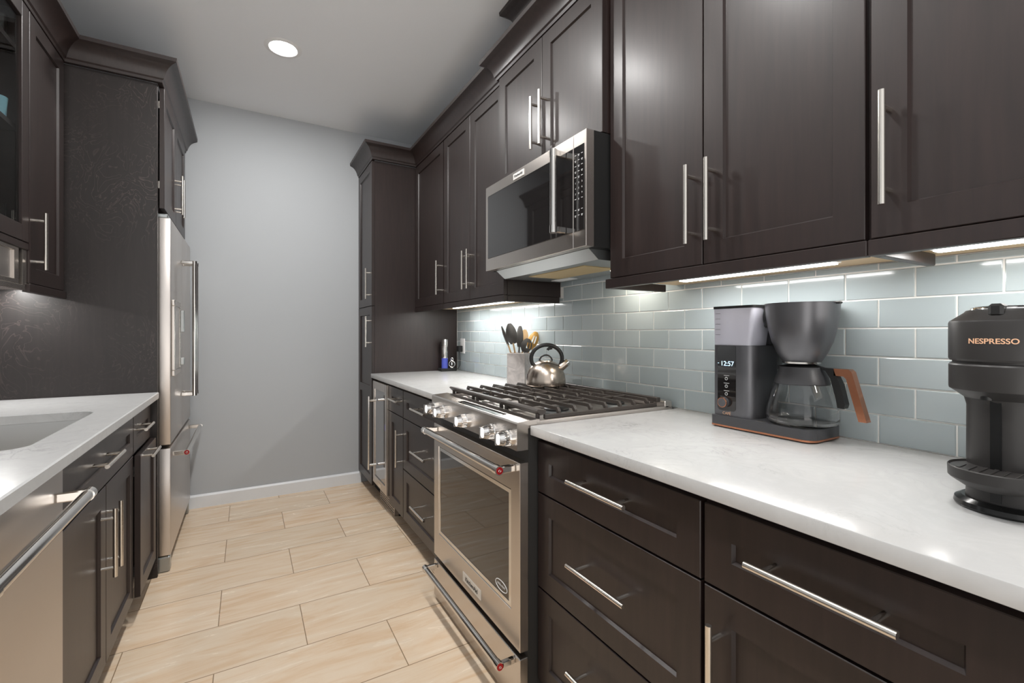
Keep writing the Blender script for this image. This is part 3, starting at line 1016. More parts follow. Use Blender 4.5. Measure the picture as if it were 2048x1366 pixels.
def sink():
    t = thing('undermount_sink', 'brushed steel undermount sink in the left worktop', 'sink', (-0.70, 1.94, 0.69))
    g = G(); bm = g.bm
    x0, y0, x1, y1 = SINK
    def ring(off, z, r):
        return [bm.verts.new((p[0], p[1], z)) for p in rrect(x0 - off, y0 - off, x1 + off, y1 + off, r)]
    R = [ring(0.020, 0.8838, 0.07), ring(0.006, 0.8838, 0.060), ring(0.0045, 0.877, 0.058), ring(-0.004, 0.72, 0.056), ring(-0.020, 0.695, 0.055), ring(-0.06, 0.690, 0.04)]
    Q = [ring(-0.06, 0.687, 0.04), ring(-0.018, 0.692, 0.055), ring(-0.001, 0.72, 0.058), ring(0.005, 0.875, 0.058), ring(0.020, 0.8808, 0.07)]
    A = R + Q
    for P_, Q_ in zip(A, A[1:] + A[:1]):
        if P_ is R[-1]:
            bm.faces.new(P_); bm.faces.new(Q_)
            continue
        n = len(P_)
        for i in range(n):
            j = (i + 1) % n
            bm.faces.new((P_[i], P_[j], Q_[j], Q_[i]))
    part('basin', g, SINKSTEEL, t)
    part('drain', G().lathe(-0.70, 1.94, [(0, 0.6905), (0.045, 0.6905), (0.042, 0.694), (0.030, 0.6915), (0, 0.6915)], 32), CHROME, t)
sink()

# ------------------------------------------------------------------ refrigerator and its surround
solo('refrigerator_side_panel', G().box(XL + 0.001, 2.830, 0.0, -0.382, 2.852, 2.434, 0.001), FIGURED, 'tall dark figured wood panel standing between left worktop and refrigerator', 'panel', (-0.7, 2.84, 0))

def fridge():
    t = thing('refrigerator', 'stainless French-door refrigerator at the end of the left run', 'refrigerator', (-0.7, 3.32, 0))
    part('body', G().box(XL + 0.01, 2.870, 0.03, -0.402, 3.775, 1.775), mat('fridge_case', (0.12, 0.12, 0.12), 0.4, metal=0.5), t)
    zs = 0.642
    for (a, b, hy) in ((2.867, 3.3285, 3.283), (3.3325, 3.778, 3.378)):
        d = part('door', G().box(-0.396, a, zs, -0.333, b, 1.785, 0.005, seg=2), STEEL_SIDE, t, 'stainless upper door')
        g = G().cyl((-0.268, hy, 0.850), (-0.268, hy, 1.618), 0.0120, 24)
        for z in (0.848, 1.620):
            g.cyl((-0.268, hy, z - 0.010), (-0.268, hy, z + 0.010), 0.0135, 24)
            g.box(-0.333, hy - 0.009, z - 0.010, -0.269, hy + 0.009, z + 0.010, 0.003)
        part('handle', g, POLISHED, d, 'tall polished tube handle')
        if a < 3:
            g = G()
            y0, y1, z0, z1 = 2.890, 3.130, 0.985, 1.375
            g.box(-0.3328, y0, z0, -0.318, y1, z0 + 0.03, 0.003)
            g.box(-0.3328, y0, z1 - 0.03, -0.318, y1, z1, 0.003)
            g.box(-0.3328, y0, z0 + 0.03, -0.318, y0 + 0.03, z1 - 0.03, 0.003)
            g.box(-0.3328, y1 - 0.03, z0 + 0.03, -0.318, y1, z1 - 0.03, 0.003)
            w = part('dispenser', g, STEEL, d, 'water dispenser surround')
            part('dispenser_panel', G().box(-0.3328, y0 + 0.031, z0 + 0.031, -0.322, y1 - 0.031, z1 - 0.031), STEEL_SIDE, w)
            part('dispenser_lever', G().box(-0.3175, y1 - 0.029, 1.21, -0.300, y1 - 0.005, 1.33, 0.003), GREYMETAL, w)
            part('dispenser_spout', G().box(-0.3175, y1 - 0.029, 1.03, -0.300, y1 - 0.005, 1.07, 0.003), GREYMETAL, w)
    d = part('freezer_drawer', G().box(-0.396, 2.867, 0.085, -0.333, 3.778, 0.624, 0.005, seg=2), STEEL_SIDE, t, 'stainless freezer drawer')
    zz = 0.583
    g = G().cyl((-0.272, 2.935, zz), (-0.272, 3.715, zz), 0.0120, 24)
    for y in (2.935, 3.715):
        g.cyl((-0.272, y - 0.010, zz), (-0.272, y + 0.010, zz), 0.0138, 24)
        g.box(-0.333, y - 0.009, zz - 0.012, -0.273, y + 0.009, zz + 0.012, 0.003)
    h = part('handle', g, POLISHED, d, 'polished tube handle')
    g = G(); medallion(g, (-0.272, 2.9248, zz), (0, -1, 0), 0.0120, 0, 1)
    part('medallion', g, [CHROME, RED], h, 'round red end medallion')
    part('hinge_cover', G().box(-0.40, 2.872, 1.7855, -0.345, 2.95, 1.806, 0.004), GREYMETAL, t)
    part('foot_grille', G().box(-0.39, 2.872, 0.0, -0.338, 2.93, 0.078, 0.006), GREYMETAL, t)
    part('foot_grille', G().box(-0.39, 3.72, 0.0, -0.338, 3.772, 0.078, 0.006), GREYMETAL, t)
fridge()

t = thing('upper_cabinet', 'dark wood two-door cabinet built in above the refrigerator', 'cabinet', (-0.7, 3.34, 1.84))
part('carcass', G().box(XL + 0.001, 2.8525, 1.845, -0.388, 3.8255, 2.434), WOOD, t)
for a, b, hy in ((2.862, 3.288, 3.248), (3.292, 3.740, 3.330)):
    d = front(t, 'door', -0.358, SL, a, b, 1.830, 2.430)
    bar_handle(d, 'z', -0.358, SL, 2.0, hy)
g = G()
for z in (1.93, 2.33):
    g.box(-0.3875, 2.866, z, -0.3785, 2.884, z + 0.035)
part('hinge', g, NICKEL, t)

# ------------------------------------------------------------------ left run: uppers
XLU, XLUB = -0.715, -0.7355
t = thing('upper_cabinet', 'narrow dark wood upper cabinet on the left beside the refrigerator panel', 'cabinet', (-0.9, 2.62, 1.395))
part('carcass', G().box(XL + 0.001, 2.424, 1.410, XLUB, 2.829, 2.434), WOOD, t)
d = front(t, 'door', XLU, SL, 2.427, 2.802, 1.396, 2.430)
bar_handle(d, 'z', XLU, SL, 1.562, 2.462)
part('light_rail', G().box(XLU - 0.022, 2.424, 1.362, XLU + 0.002, 2.829, 1.394, 0.002), WOOD, t)

def glass_cabinet():
    y0, y1, z0, z1 = 1.640, 2.4225, 1.545, 2.434
    t = thing('glass_door_cabinet', 'dark wood upper cabinet with glass door at the left edge', 'cabinet', (-0.9, 2.03, z0))
    g = G()
    g.box(XL + 0.001, y0, z0, XLUB, y0 + 0.018, z1)
    g.box(XL + 0.001, y1 - 0.018, z0, XLUB, y1, z1)
    g.box(XL + 0.001, y0 + 0.018, z0, XLUB, y1 - 0.018, z0 + 0.018)
    g.box(XL + 0.001, y0 + 0.018, z1 - 0.018, XLUB, y1 - 0.018, z1)
    g.box(XL + 0.001, y0 + 0.018, z0 + 0.018, XL + 0.012, y1 - 0.018, z1 - 0.018)
    part('carcass', g, WOOD, t)
    for z in (1.975, 2.27):
        part('shelf', G().box(XL + 0.012, y0 + 0.0185, z - 0.018, XLUB - 0.006, y1 - 0.0185, z), WOOD, t)
    g = G()
    a, b, c, e = y0 + 0.004, y1 - 0.003, z0 + 0.002, z1 - 0.004
    fw = 0.060
    g.box(XLU - 0.020, a, c, XLU, a + fw, e, 0.0015)
    g.box(XLU - 0.020, b - fw, c, XLU, b, e, 0.0015)
    g.box(XLU - 0.020, a + fw, c, XLU, b - fw, c + fw, 0.0015)
    g.box(XLU - 0.020, a + fw, e - fw, XLU, b - fw, e, 0.0015)
    d = part('door', g, WOOD, t)
    part('glass_pane', G().box(XLU - 0.013, a + fw - 0.004, c + fw - 0.004, XLU - 0.009, b - fw + 0.004, e - fw + 0.004), DOORGLASS, d, 'clear glass pane')
    part('light_rail', G().box(XLU - 0.022, y0, z0 - 0.026, XLU - 0.001, y1, z0 - 0.001, 0.002), WOOD, t)
glass_cabinet()
def tumbler(x, y, z, r, h, m, name, label, cat):
    g = G().lathe(x, y, [(0, z), (r * 0.8, z), (r, z + h), (r - 0.003, z + h), (r * 0.8 - 0.003, z + 0.006), (0, z + 0.006)], 24)
    return solo(name, g, m, label, cat, (x, y, z))
tumbler(-0.785, 2.362, 1.9755, 0.030, 0.085, PALEBLUE, 'cup', 'pale blue cup on the middle shelf behind the glass door', 'cup')
tumbler(-0.850, 2.300, 1.9755, 0.050, 0.050, WHITE, 'bowl', 'small white bowl on the middle shelf behind the glass door', 'bowl')
tumbler(-0.785, 2.362, 2.2705, 0.030, 0.090, GLASS, 'drinking_glass', 'clear drinking glass on the top shelf behind the glass door', 'glass')
tumbler(-0.790, 2.352, 1.5635, 0.034, 0.11, GLASS, 'drinking_glass', 'clear drinking glass on the cabinet bottom behind the glass door', 'glass')

t = thing('under_cabinet_appliance', 'small stainless appliance built in under the glass-door cabinet', 'appliance', (-0.88, 2.03, 1.37))
part('body', G().box(XL + 0.01, 1.70, 1.386, -0.740, 2.40, 1.5185), BLACK, t)
g = G()
g.box(-0.7395, 1.70, 1.386, -0.722, 2.352, 1.402, 0.001)
g.box(-0.7395, 1.70, 1.506, -0.722, 2.352, 1.5185, 0.001)
g.box(-0.7395, 2.318, 1.402, -0.722, 2.352, 1.506, 0.001)
g.box(-0.7395, 2.384, 1.386, -0.722, 2.4225, 1.5185, 0.001)
f = part('trim_frame', g, STEEL, t, 'stainless trim frame')
part('face_panel', G().box(-0.7395, 1.70, 1.4025, -0.729, 2.3175, 1.5055), STEEL_SIDE, f)
part('bottom_ledge', G().box(XL + 0.01, 1.70, 1.366, -0.719, 2.40, 1.3855, 0.002), STEEL, t)

t = thing('under_cabinet_light', 'white light bar under the narrow left upper cabinet beside the refrigerator panel', 'light bar', (-0.88, 2.62, 1.4095), 'under-cabinet light bars')
part('housing', G().box(-0.90, 2.44, 1.4035, -0.86, 2.80, 1.4095), WHITE, t)
part('diffuser', G().box(-0.896, 2.446, 1.3995, -0.864, 2.794, 1.4033), LEDM, t, 'glowing diffuser strip')
lamp('led', 'AREA', (-0.88, 2.62, 1.3965), 3.2, (1.0, 0.985, 0.96), t, shape='RECTANGLE', size=0.03, size_y=0.34)

crown('crown_moulding', [(XLUB, 1.64), (XLUB, 2.829), (-0.382, 2.829), (-0.382, 3.8255)], 2.4345, 'dark crown moulding over the left uppers and refrigerator surround', (-0.7, 2.8, 2.4345))

# ------------------------------------------------------------------ drip coffee maker
def coffee_maker():
    Z = 0.914
    t = thing('drip_coffee_maker', 'charcoal drip coffee maker with copper trim and glass carafe on the right worktop', 'coffee maker', (1.35, 0.79, Z))
    def rr(x0, y0, x1, y1, rs, n=8):
        P = []
        for cx, cy, a, r in ((x1, y1, 0, rs[0]), (x0, y1, PI / 2, rs[1]), (x0, y0, PI, rs[2]), (x1, y0, 1.5 * PI, rs[3])):
            ox = cx - r if cx == x1 else cx + r
            oy = cy - r if cy == y1 else cy + r
            for k in range(n + 1):
                q = a + PI / 2 * k / n
                P.append((ox + r * math.cos(q), oy + r * math.sin(q)))
        return P
    g = G()
    g.prism(rr(1.271, 0.640, 1.431, 0.943, (0.006, 0.012, 0.030, 0.030)), 'z', Z + 0.009, 0.950)
    g.prism(rr(1.276, 0.645, 1.426, 0.938, (0.006, 0.010, 0.028, 0.028)), 'z', Z + 0.0005, Z + 0.004)
    base = part('base', g, CHARCOAL, t)
    part('copper_band', G().prism(rr(1.2705, 0.6395, 1.4315, 0.9435, (0.006, 0.012, 0.030, 0.030)), 'z', Z + 0.004, Z + 0.009), COPPER, base, 'thin copper band round the foot')
    part('warming_plate', G().lathe(1.355, 0.717, [(0, 0.9501), (0.074, 0.9501), (0.072, 0.9522), (0, 0.9522)], 48), BLACK, base)
    part('brew_tab', G().box(1.283, 0.776, 0.9501, 1.290, 0.800, 0.9515), NICKEL, base)
    # column
    col = part('column', G().prism(rr(1.284, 0.812, 1.420, 0.942, (0.012, 0.010, 0.040, 0.012)), 'z', 0.9502, 1.168), CHARCOAL_SATIN, t)
    p = part('display_panel', G().prism([(y, z) for y, z in rr(0.864, 0.966, 0.926, 1.166, (0.003, 0.003, 0.010, 0.010))], 'x', 1.2832, 1.2839), BLACKGLASS, col, 'black glass control panel')
    g = G().text('12:57', 0.0205, (1.2829, 0.893, 1.111), (0, -1, 0), (0, 0, 1), 0.0002)
    g.box(1.2827, 0.921, 1.1115, 1.2831, 0.925, 1.1128)
    part('clock_digits', g, DIGIT, p, 'lit clock digits')
    g = G()
    for i in range(3):
        z = 1.065 - i * 0.0235
        g.cyl((1.2832, 0.895, z), (1.2818, 0.895, z), 0.0042, 20)
        part('button', g, BLACK, p); g = G()
        g.torus((1.2818, 0.895, z), 0.0042, 0.0006, (1, 0, 0), 24, 6)
        g.box(1.2827, 0.886, z + 0.0090, 1.2831, 0.904, z + 0.0100)
        part('button_ring', g, SILVERPRINT, p); g = G()
    g = G().cyl((1.2832, 0.901, 0.992), (1.268, 0.901, 0.992), 0.0150, 36, r2=0.0135)
    dl = part('dial', g, CHARCOAL_SATIN, p, 'round control dial')
    part('dial_ring', G().torus((1.2695, 0.901, 0.992), 0.0140, 0.0018, (1, 0, 0), 40, 8), COPPER, dl)
    part('logo', G().text('CAFÉ', 0.0120, (1.2837, 0.895, 0.9575), (0, -1, 0), (0, 0, 1), 0.0003), COPPERPRINT, col, 'copper lettering')
    # reservoir (slightly wider at the top)
    g = G()
    lo = rr(1.286, 0.822, 1.372, 0.940, (0.004, 0.004, 0.012, 0.004), 4)
    hi = rr(1.284, 0.806, 1.372, 0.941, (0.004, 0.004, 0.012, 0.004), 4)
    bm = g.bm
    def loop(P, z, k=1.0):
        cx, cy = 1.329, 0.877
        return [bm.verts.new((cx + (x - cx) * k, cy + (y - cy) * k, z)) for x, y in P]
    A = [loop(lo, 1.1685), loop(hi, 1.281), loop(hi, 1.281, 0.95), loop(lo, 1.172, 0.95)]
    bm.faces.new(A[0]); bm.faces.new(A[3])
    for P_, Q_ in zip(A, A[1:]):
        n = len(P_)
        for i in range(n):
            j = (i + 1) % n
            bm.faces.new((P_[i], P_[j], Q_[j], Q_[i]))
    rv = part('water_tank', g, TANKCLEAR, t, 'clear plastic water tank')
    g = G()
    for k in range(5):
        g.box(1.2836, 0.917, 1.200 + k * 0.0165, 1.2841, 0.934, 1.2008 + k * 0.0165)
    part('level_marks', g, DARKPRINT, rv)
    part('tank_lid', G().prism(rr(1.282, 0.804, 1.374, 0.942, (0.004, 0.004, 0.013, 0.004), 4), 'z', 1.2812, 1.289), BLACK, rv)
    g = G().box(1.3745, 0.812, 1.1682, 1.420, 0.942, 1.289, 0.004)
    part('spine', g, CHARCOAL, t)
    g = G().cyl((1.355, 0.8035, 1.252), (1.355, 0.775, 1.252), 0.032, 28)
    g.box(1.325, 0.770, 1.222, 1.385, 0.8035, 1.287, 0.004)
    part('brew_arm', g, BLACK, t)
    # filter basket
    cx, cy = 1.349, 0.708
    prof = [(0.0, 1.1265), (0.046, 1.1265), (0.050, 1.131), (0.062, 1.152), (0.074, 1.182), (0.083, 1.218), (0.0885, 1.255), (0.0905, 1.284), (0.0915, 1.289), (0.0, 1.289)]
    bk = part('filter_basket', G().lathe(cx, cy, prof, 64), CHARCOAL_SATIN, t)
    part('basket_ring', G().lathe(cx, cy, [(0.040, 1.1215), (0.047, 1.1215), (0.048, 1.1262), (0.040, 1.1262)], 48, closed=True), POLISHED, bk)
    part('pour_lip', G().box(cx - 0.008, cy - 0.100, 1.2835, cx + 0.008, cy - 0.088, 1.2892, 0.002), BLACK, bk)
    # carafe
    g = G()
    out = [(0.0, 0.9526), (0.070, 0.9526), (0.082, 0.956), (0.0885, 0.966), (0.0890, 0.976), (0.0850, 1.005), (0.0775, 1.035), (0.0690, 1.060), (0.0650, 1.070)]
    inn = [(0.0630, 1.070), (0.0668, 1.060), (0.0752, 1.035), (0.0828, 1.005), (0.0868, 0.976), (0.0862, 0.968), (0.081, 0.9585), (0.070, 0.9552), (0.0, 0.9552)]
    ca = part('carafe', G().lathe(cx, cy, out + inn, 64), GLASS, t, 'clear glass carafe')
    g = G().lathe(cx, cy, [(0.060, 1.0703), (0.0665, 1.064), (0.0675, 1.067), (0.0640, 1.083), (0.0555, 1.103), (0.0545, 1.112), (0.0520, 1.112), (0.0525, 1.103)], 56, closed=True)
    part('collar', g, CHARCOAL, ca)
    part('lid', G().lathe(cx, cy, [(0, 1.106), (0.0515, 1.106), (0.0515, 1.1125), (0.032, 1.1185), (0.012, 1.1205), (0, 1.1205)], 48), BLACK, ca)
    part('spout', G().prism([(cx - 0.012, cy + 0.052), (cx + 0.012, cy + 0.052), (cx, cy + 0.068)], 'z', 1.100, 1.1125), CHARCOAL, ca)
    # black strap
    w = 0.0115
    st = [(cy - 0.052, 1.112), (cy - 0.066, 1.105), (cy - 0.078, 1.085), (cy - 0.092, 1.030), (cy - 0.095, 1.010), (cy - 0.110, 1.009), (cy - 0.113, 1.020), (cy - 0.102, 1.070), (cy - 0.090, 1.098), (cy - 0.086, 1.112)]
    part('strap', G().prism(st, 'x', cx - w, cx + w), BLACK, ca)
    hd = [(cy - 0.0865, 1.112), (cy - 0.0865, 1.094), (cy - 0.109, 1.093), (cy - 0.115, 1.087), (cy - 0.143, 0.981), (cy - 0.161, 0.981), (cy - 0.128, 1.105), (cy - 0.121, 1.112)]
    part('handle', G().prism(hd, 'x', cx - w, cx + w), COPPER, ca, 'copper carafe handle', ang=50)
    part('gauge_marks', G().box(cx - 0.0875, cy + 0.0, 0.99, cx - 0.0870, cy + 0.001, 0.9905), SILVERPRINT, ca)
coffee_maker()

# ------------------------------------------------------------------ capsule coffee machine
def capsule_machine():
    cx, cy, Z = 1.089, 0.246, 0.914
    t = thing('capsule_coffee_machine', 'matte black capsule coffee machine with round head at the right edge', 'coffee maker', (cx, cy, Z))
    g = G().lathe(cx, cy, [(0, Z + 0.0005), (0.0640, Z + 0.0005), (0.0655, Z + 0.004), (0.0640, Z + 0.011), (0.056, Z + 0.0165), (0, Z + 0.0165)], 64)
    part('foot_ring', g, mat('gloss_black', (0.014, 0.014, 0.014), 0.18), t)
    g = G().lathe(cx, cy, [(0, Z + 0.0166), (0.0505, Z + 0.0166), (0.0495, Z + 0.030), (0.0490, Z + 0.170), (0.0520, Z + 0.183), (0.0700, Z + 0.1975), (0, Z + 0.1975)], 72)
    col = part('column', g, MATTEBLACK, t)
    part('slot', G().box(cx - 0.0512, cy - 0.0045, Z + 0.020, cx - 0.040, cy + 0.0085, Z + 0.184), mat('slot_black', (0.004, 0.004, 0.004), 0.35), col, 'black vertical channel')
    g = G().lathe(cx, cy, [(0, Z + 0.1977), (0.0708, Z + 0.1977), (0.0715, Z + 0.201), (0.0715, Z + 0.238), (0.0700, Z + 0.2405), (0.0670, Z + 0.242), (0.0670, Z + 0.2455), (0, Z + 0.2455)], 72)
    lo = part('lower_head', g, MATTEBLACK, t)
    g = G().lathe(cx, cy, [(0, Z + 0.2457), (0.0700, Z + 0.2457), (0.0718, Z + 0.249), (0.0718, Z + 0.309), (0.0705, Z + 0.3125), (0.052, Z + 0.327), (0.050, Z + 0.330), (0, Z + 0.330)], 72)
    hd = part('head', g, MATTEBLACK, t)
    # lettering wrapped round the head
    g = G()
    g.text('NESPRESSO', 0.0118, (0, 0, 0), (1, 0, 0), (0, 1, 0), 0.0003, bold=0.0002)
    for v in g.bm.verts:
        u, w_, e = v.co.x, v.co.y, v.co.z
        a = PI + u * 1.0 / 0.0720 - 0.02
        r = 0.0721 + e
        v.co = Vector((cx + r * math.cos(a), cy + r * math.sin(a), Z + 0.2785 + w_))
    part('logo', g, COPPERPRINT, hd, 'copper lettering', recalc=False)
    part('lid_ring', G().torus((cx, cy, Z + 0.3310), 0.043, 0.0035, (0, 0, 1), 48, 10), CHROME, hd)
    part('lid', G().lathe(cx, cy, [(0, Z + 0.3302), (0.0405, Z + 0.3302), (0.0390, Z + 0.336), (0, Z + 0.338)], 48), BLACK, hd)
    part('lever', G().box(cx - 0.062, cy - 0.009, Z + 0.318, cx - 0.036, cy + 0.009, Z + 0.339, 0.004), BLACK, hd)
    part('spout', G().cyl((cx - 0.052, cy + 0.012, Z + 0.1835), (cx - 0.052, cy + 0.012, Z + 0.1975), 0.0075, 20), BLACK, lo)
    part('rear_body', G().box(cx + 0.044, cy - 0.058, Z + 0.0005, 1.425, cy + 0.058, Z + 0.240, 0.012, seg=3), MATTEBLACK, t)
    # drip tray disc carried in front of the column
    tx = cx - 0.050
    g = G().lathe(tx, cy, [(0, Z + 0.044), (0.040, Z + 0.044), (0.0565, Z + 0.0555), (0.0585, Z + 0.058), (0.0590, Z + 0.0740), (0.0575, Z + 0.0755), (0.0560, Z + 0.0740), (0.0555, Z + 0.0725), (0, Z + 0.0725)], 72)
    tr_ = part('cup_tray', g, MATTEBLACK, t, 'round cup tray')
    for k in range(-3, 4):
        y = cy + k * 0.013
        hw = math.sqrt(max(0.0, 0.050 ** 2 - (k * 0.013) ** 2))
        part('tray_rib', G().box(tx - hw, y - 0.003, Z + 0.0726, tx - 0.001, y + 0.003, Z + 0.0738, 0.0005), MATTEBLACK, tr_)
capsule_machine()

# ------------------------------------------------------------------ kettle, crock, utensils
def kettle():
    cx, cy, z = 1.222, 1.795, 0.9600
    t = thing('kettle', 'round brushed steel kettle with black loop handle on the back of the range', 'kettle', (cx, cy, z))
    R = 0.094
    prof = [(0, z + 0.0002), (R - 0.006, z + 0.0002), (R - 0.001, z + 0.004), (R, z + 0.012), (R - 0.001, z + 0.030), (R * 0.945, z + 0.053), (R * 0.84, z + 0.076), (R * 0.68, z + 0.095), (R * 0.50, z + 0.107), (R * 0.38, z + 0.112), (0, z + 0.112)]
    part('body', G().lathe(cx, cy, prof, 64), KETTLE, t)
    u = Vector((0.8658, -0.5004, 0))
    w = Vector((0.5004, 0.8658, 0))
    c = Vector((cx, cy, z))
    lid = part('lid', G().lathe(cx, cy, [(0, z + 0.1122), (R * 0.37, z + 0.1122), (R * 0.35, z + 0.116), (R * 0.15, z + 0.119), (0, z + 0.119)], 48), KETTLE, t)
    part('lid_loop', G().torus(c + Vector((0, 0, 0.112)), 0.030, 0.0040, w, 28, 10, arc=(0, 2 * PI)), BLACK, lid)
    pts = []
    for k in range(25):
        a = math.radians(-32 + 244 * k / 24)
        pts.append(c + u * (0.073 * math.cos(a) + 0.004) + Vector((0, 0, 0.126 + 0.064 * math.sin(a))))
    g = G().tube(pts, 0.0085, 14, rs=[0.0095] * 25)
    g.tube([c + u * 0.030 + Vector((0, 0, 0.176)), c + u * 0.012 + Vector((0, 0, 0.172)), c + u * 0.008 + Vector((0, 0, 0.165))], 0.007, 10)
    part('handle', g, BLACK, t, 'black loop handle')
    p0 = c + u * 0.055 + Vector((0, 0, 0.070))
    d = (u * 0.78 + Vector((0, 0, 0.62))).normalized()
    part('spout', G().cyl(p0, p0 + d * 0.052, 0.020, 28, r2=0.0165), KETTLE, t, 'short steel spout')
    part('whistle_cap', G().cyl(p0 + d * 0.0522, p0 + d * 0.066, 0.0195, 28, r2=0.016), POLISHED, t, 'round steel whistle cap')
kettle()

CK = Vector((1.338, 2.235, 0.914))
RV = Vector((0.8658, -0.5004, 0))
FV = Vector((0.5004, 0.8658, 0))
def crock():
    a = math.radians(39)
    ex, ey = Vector((math.cos(a), math.sin(a), 0)), Vector((-math.sin(a), math.cos(a), 0))
    h, s, w = 0.180, 0.0525, 0.008
    g = G(); bm = g.bm
    def ring(k, z):
        return [bm.verts.new(CK + ex * (k * sx) + ey * (k * sy) + Vector((0, 0, z))) for sx, sy in ((-1, -1), (1, -1), (1, 1), (-1, 1))]
    A = [ring(s, 0.0004), ring(s, h - 0.002), ring(s - 0.002, h), ring(s - w, h), ring(s - w, 0.010)]
    bm.faces.new(A[0]); bm.faces.new(A[-1])
    for P_, Q_ in zip(A, A[1:]):
        for i in range(4):
            j = (i + 1) % 4
            bm.faces.new((P_[i], P_[j], Q_[j], Q_[i]))
    solo('utensil_crock', g, MARBLE, 'square grey stone crock holding cooking utensils behind the range', 'utensil holder', CK, ang=20)
crock()
def utensil(name, label, head, lean, mh, mhead, hw, hl, slots=0, depth=0.0, bowl=True, twist=0.0):
    """head: (right offset, height above worktop) of the head centre; foot inside the crock"""
    top = CK + RV * head[0] + FV * depth + Vector((0, 0, head[1]))
    foot = CK + RV * lean + FV * (-depth * 0.4) + Vector((0, 0, 0.014))
    d = (top - foot).normalized()
    t = thing(name, label, 'utensil', foot, 'cooking utensils in the stone crock')
    neck = top - d * hl * 0.5
    part('handle', G().tube([foot, foot + (neck - foot) * 0.5, neck + d * 0.01], 0.005, 12, rs=[0.0055, 0.006, 0.0042]), mh, t)
    side = d.cross(FV).normalized()
    side = (side * math.cos(twist) + FV * math.sin(twist)).normalized()
    nrm = side.cross(d).normalized()
    g = G(); bm = g.bm
    n, mrows = 9, 13
    top_v, bot_v = [], []
    for i in range(mrows):
        f = i / (mrows - 1)
        wv = hw * 0.5 * max(0.08, math.sin(PI * min(1, 0.10 + 0.86 * f)) ** 0.62)
        ra, rb = [], []
        for j in range(n):
            q = -1 + 2 * j / (n - 1)
            cup = (0.22 * hw * (1 - q * q) * math.sin(PI * f)) if bowl else 0.0
            p = neck + d * (hl * f) + side * (wv * q) + nrm * (-cup)
            ra.append(bm.verts.new(p + nrm * 0.0016)); rb.append(bm.verts.new(p - nrm * 0.0016))
        top_v.append(ra); bot_v.append(rb)
    def hole(i, j):
        return slots and 4 <= i <= 8 and j in ((1, 3, 4, 6) if slots == 4 else (2, 4, 5)) and j % 2 == (1 if slots == 4 else 0)
    for i in range(mrows - 1):
        for j in range(n - 1):
            if hole(i, j):
                for (a, b, c_, e) in (((i, j), (i, j + 1), i - 1, j), ((i + 1, j), (i + 1, j + 1), i + 1, j), ((i, j), (i + 1, j), i, j - 1), ((i, j + 1), (i + 1, j + 1), i, j + 1)):
                    if not hole(c_, e):
                        bm.faces.new((top_v[a[0]][a[1]], top_v[b[0]][b[1]], bot_v[b[0]][b[1]], bot_v[a[0]][a[1]]))
                continue
            bm.faces.new((top_v[i][j], top_v[i][j + 1], top_v[i + 1][j + 1], top_v[i + 1][j]))
            bm.faces.new((bot_v[i][j], bot_v[i + 1][j], bot_v[i + 1][j + 1], bot_v[i][j + 1]))
    rim = [(0, j) for j in range(n)] + [(i, n - 1) for i in range(1, mrows)] + [(mrows - 1, j) for j in range(n - 2, -1, -1)] + [(i, 0) for i in range(mrows - 2, 0, -1)]
    for k in range(len(rim)):
        a, b = rim[k], rim[(k + 1) % len(rim)]
        bm.faces.new((top_v[a[0]][a[1]], top_v[b[0]][b[1]], bot_v[b[0]][b[1]], bot_v[a[0]][a[1]]))
    part('head', g, mhead, t, ang=50)
utensil('turner', 'narrow dark turner leaning furthest left in the crock', (-0.080, 0.276), 0.012, UTENSILWOOD, NYLON, 0.030, 0.115, depth=0.012, twist=1.0)
utensil('ladle', 'large dark solid spoon with wooden handle, second from the left in the crock', (-0.044, 0.288), 0.010, UTENSILWOOD, NYLON, 0.062, 0.118, depth=-0.018)
utensil('serving_spoon', 'upright dark spoon in the middle of the crock', (0.004, 0.272), -0.006, NYLON, NYLON, 0.044, 0.120, depth=-0.004, twist=0.5)
utensil('wooden_spatula', 'pale wooden spatula at the back of the crock', (0.030, 0.270), 0.0, UTENSILWOOD, UTENSILWOOD, 0.048, 0.085, depth=0.022, bowl=False)
utensil('slotted_turner', 'dark slotted spoon at the front of the crock', (0.042, 0.222), -0.012, NYLON, NYLON, 0.064, 0.080, slots=4, depth=-0.020)
utensil('slotted_spoon', 'golden wooden slotted spoon leaning right in the crock', (0.080, 0.250), -0.014, GOLDWOOD, GOLDWOOD, 0.060, 0.105, slots=3, depth=0.010)

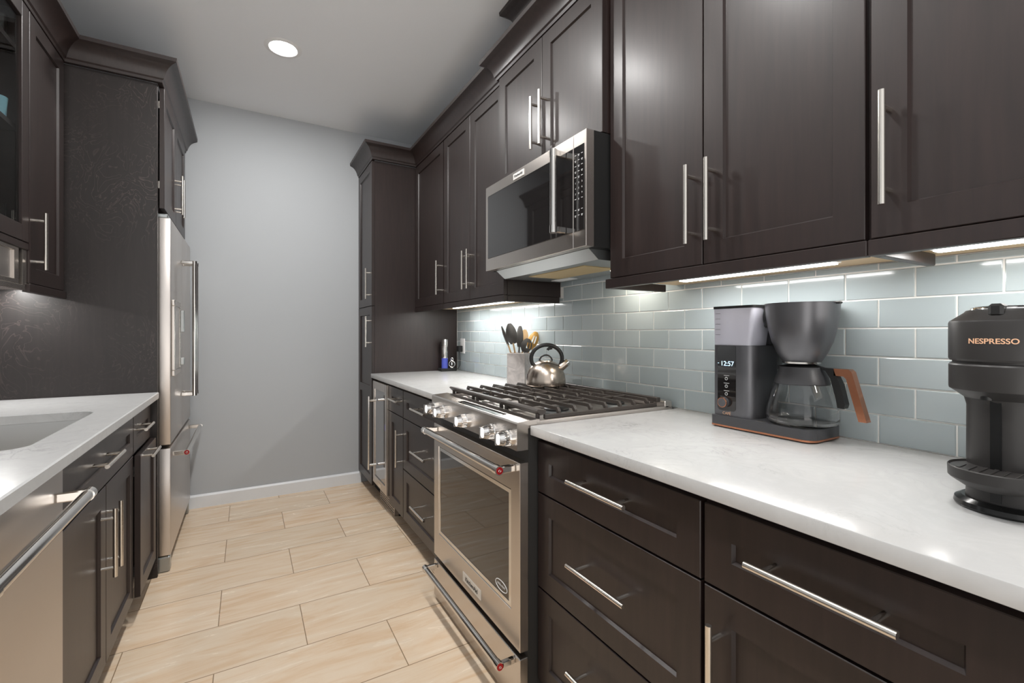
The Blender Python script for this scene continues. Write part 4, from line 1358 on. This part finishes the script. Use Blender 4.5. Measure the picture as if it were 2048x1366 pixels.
# ------------------------------------------------------------------ wine opener, outlet
def opener():
    Z = 0.914
    t = thing('electric_wine_opener', 'steel electric wine opener standing on a black charging base by the pantry', 'wine opener', (1.335, 3.31, Z))
    part('charging_base', G().box(1.272, 3.272, Z + 0.0005, 1.400, 3.345, Z + 0.022, 0.003), BLACK, t)
    x, y = 1.312, 3.300
    part('lower_sleeve', G().lathe(x, y, [(0, Z + 0.0222), (0.024, Z + 0.0222), (0.024, Z + 0.100), (0, Z + 0.100)], 36), BLUECLEAR, t, 'blue translucent lower sleeve')
    part('body', G().lathe(x, y, [(0, Z + 0.1002), (0.0245, Z + 0.1002), (0.0255, Z + 0.110), (0.0255, Z + 0.235), (0.023, Z + 0.243), (0, Z + 0.244)], 36), POLISHED, t, 'polished steel body')
    part('switch', G().box(x - 0.030, y - 0.006, Z + 0.190, x - 0.0257, y + 0.006, Z + 0.225, 0.001), BLACK, t)
    t2 = thing('foil_cutter', 'small round silver foil cutter standing on the black charging base', 'foil cutter', (1.370, 3.298, Z + 0.022))
    g = G().torus((1.370, 3.298, Z + 0.022 + 0.030), 0.023, 0.004, (-0.4, -0.9, 0), 28, 8)
    g.torus((1.370, 3.298, Z + 0.022 + 0.068), 0.009, 0.0035, (-0.4, -0.9, 0), 20, 8)
    g.ball((1.366, 3.289, Z + 0.022 + 0.033), 0.008, 0.006, 0.014)
    g.box(1.358, 3.290, Z + 0.0222, 1.382, 3.306, Z + 0.0265, 0.001)
    part('ring', g, CHROME, t2)
opener()
t = thing('wall_outlet', 'white wall outlet on the backsplash near the pantry', 'outlet', (1.4425, 3.252, 1.05))
pl = part('cover_plate', G().box(1.4375, 3.213, 1.050, 1.4424, 3.290, 1.163, 0.001), WHITE, t)
t = thing('power_adapter', 'black power adapter plugged into the outlet with its cord hanging down', 'power adapter', (1.42, 3.262, 1.07))
part('plug', G().box(1.400, 3.240, 1.062, 1.4372, 3.284, 1.108, 0.004), BLACK, t)
part('cord', G().tube([(1.418, 3.262, 1.063), (1.418, 3.262, 1.04), (1.424, 3.266, 1.00), (1.428, 3.275, 0.96), (1.422, 3.300, 0.927), (1.405, 3.312, 0.924)], 0.0022, 8), BLACK, t)
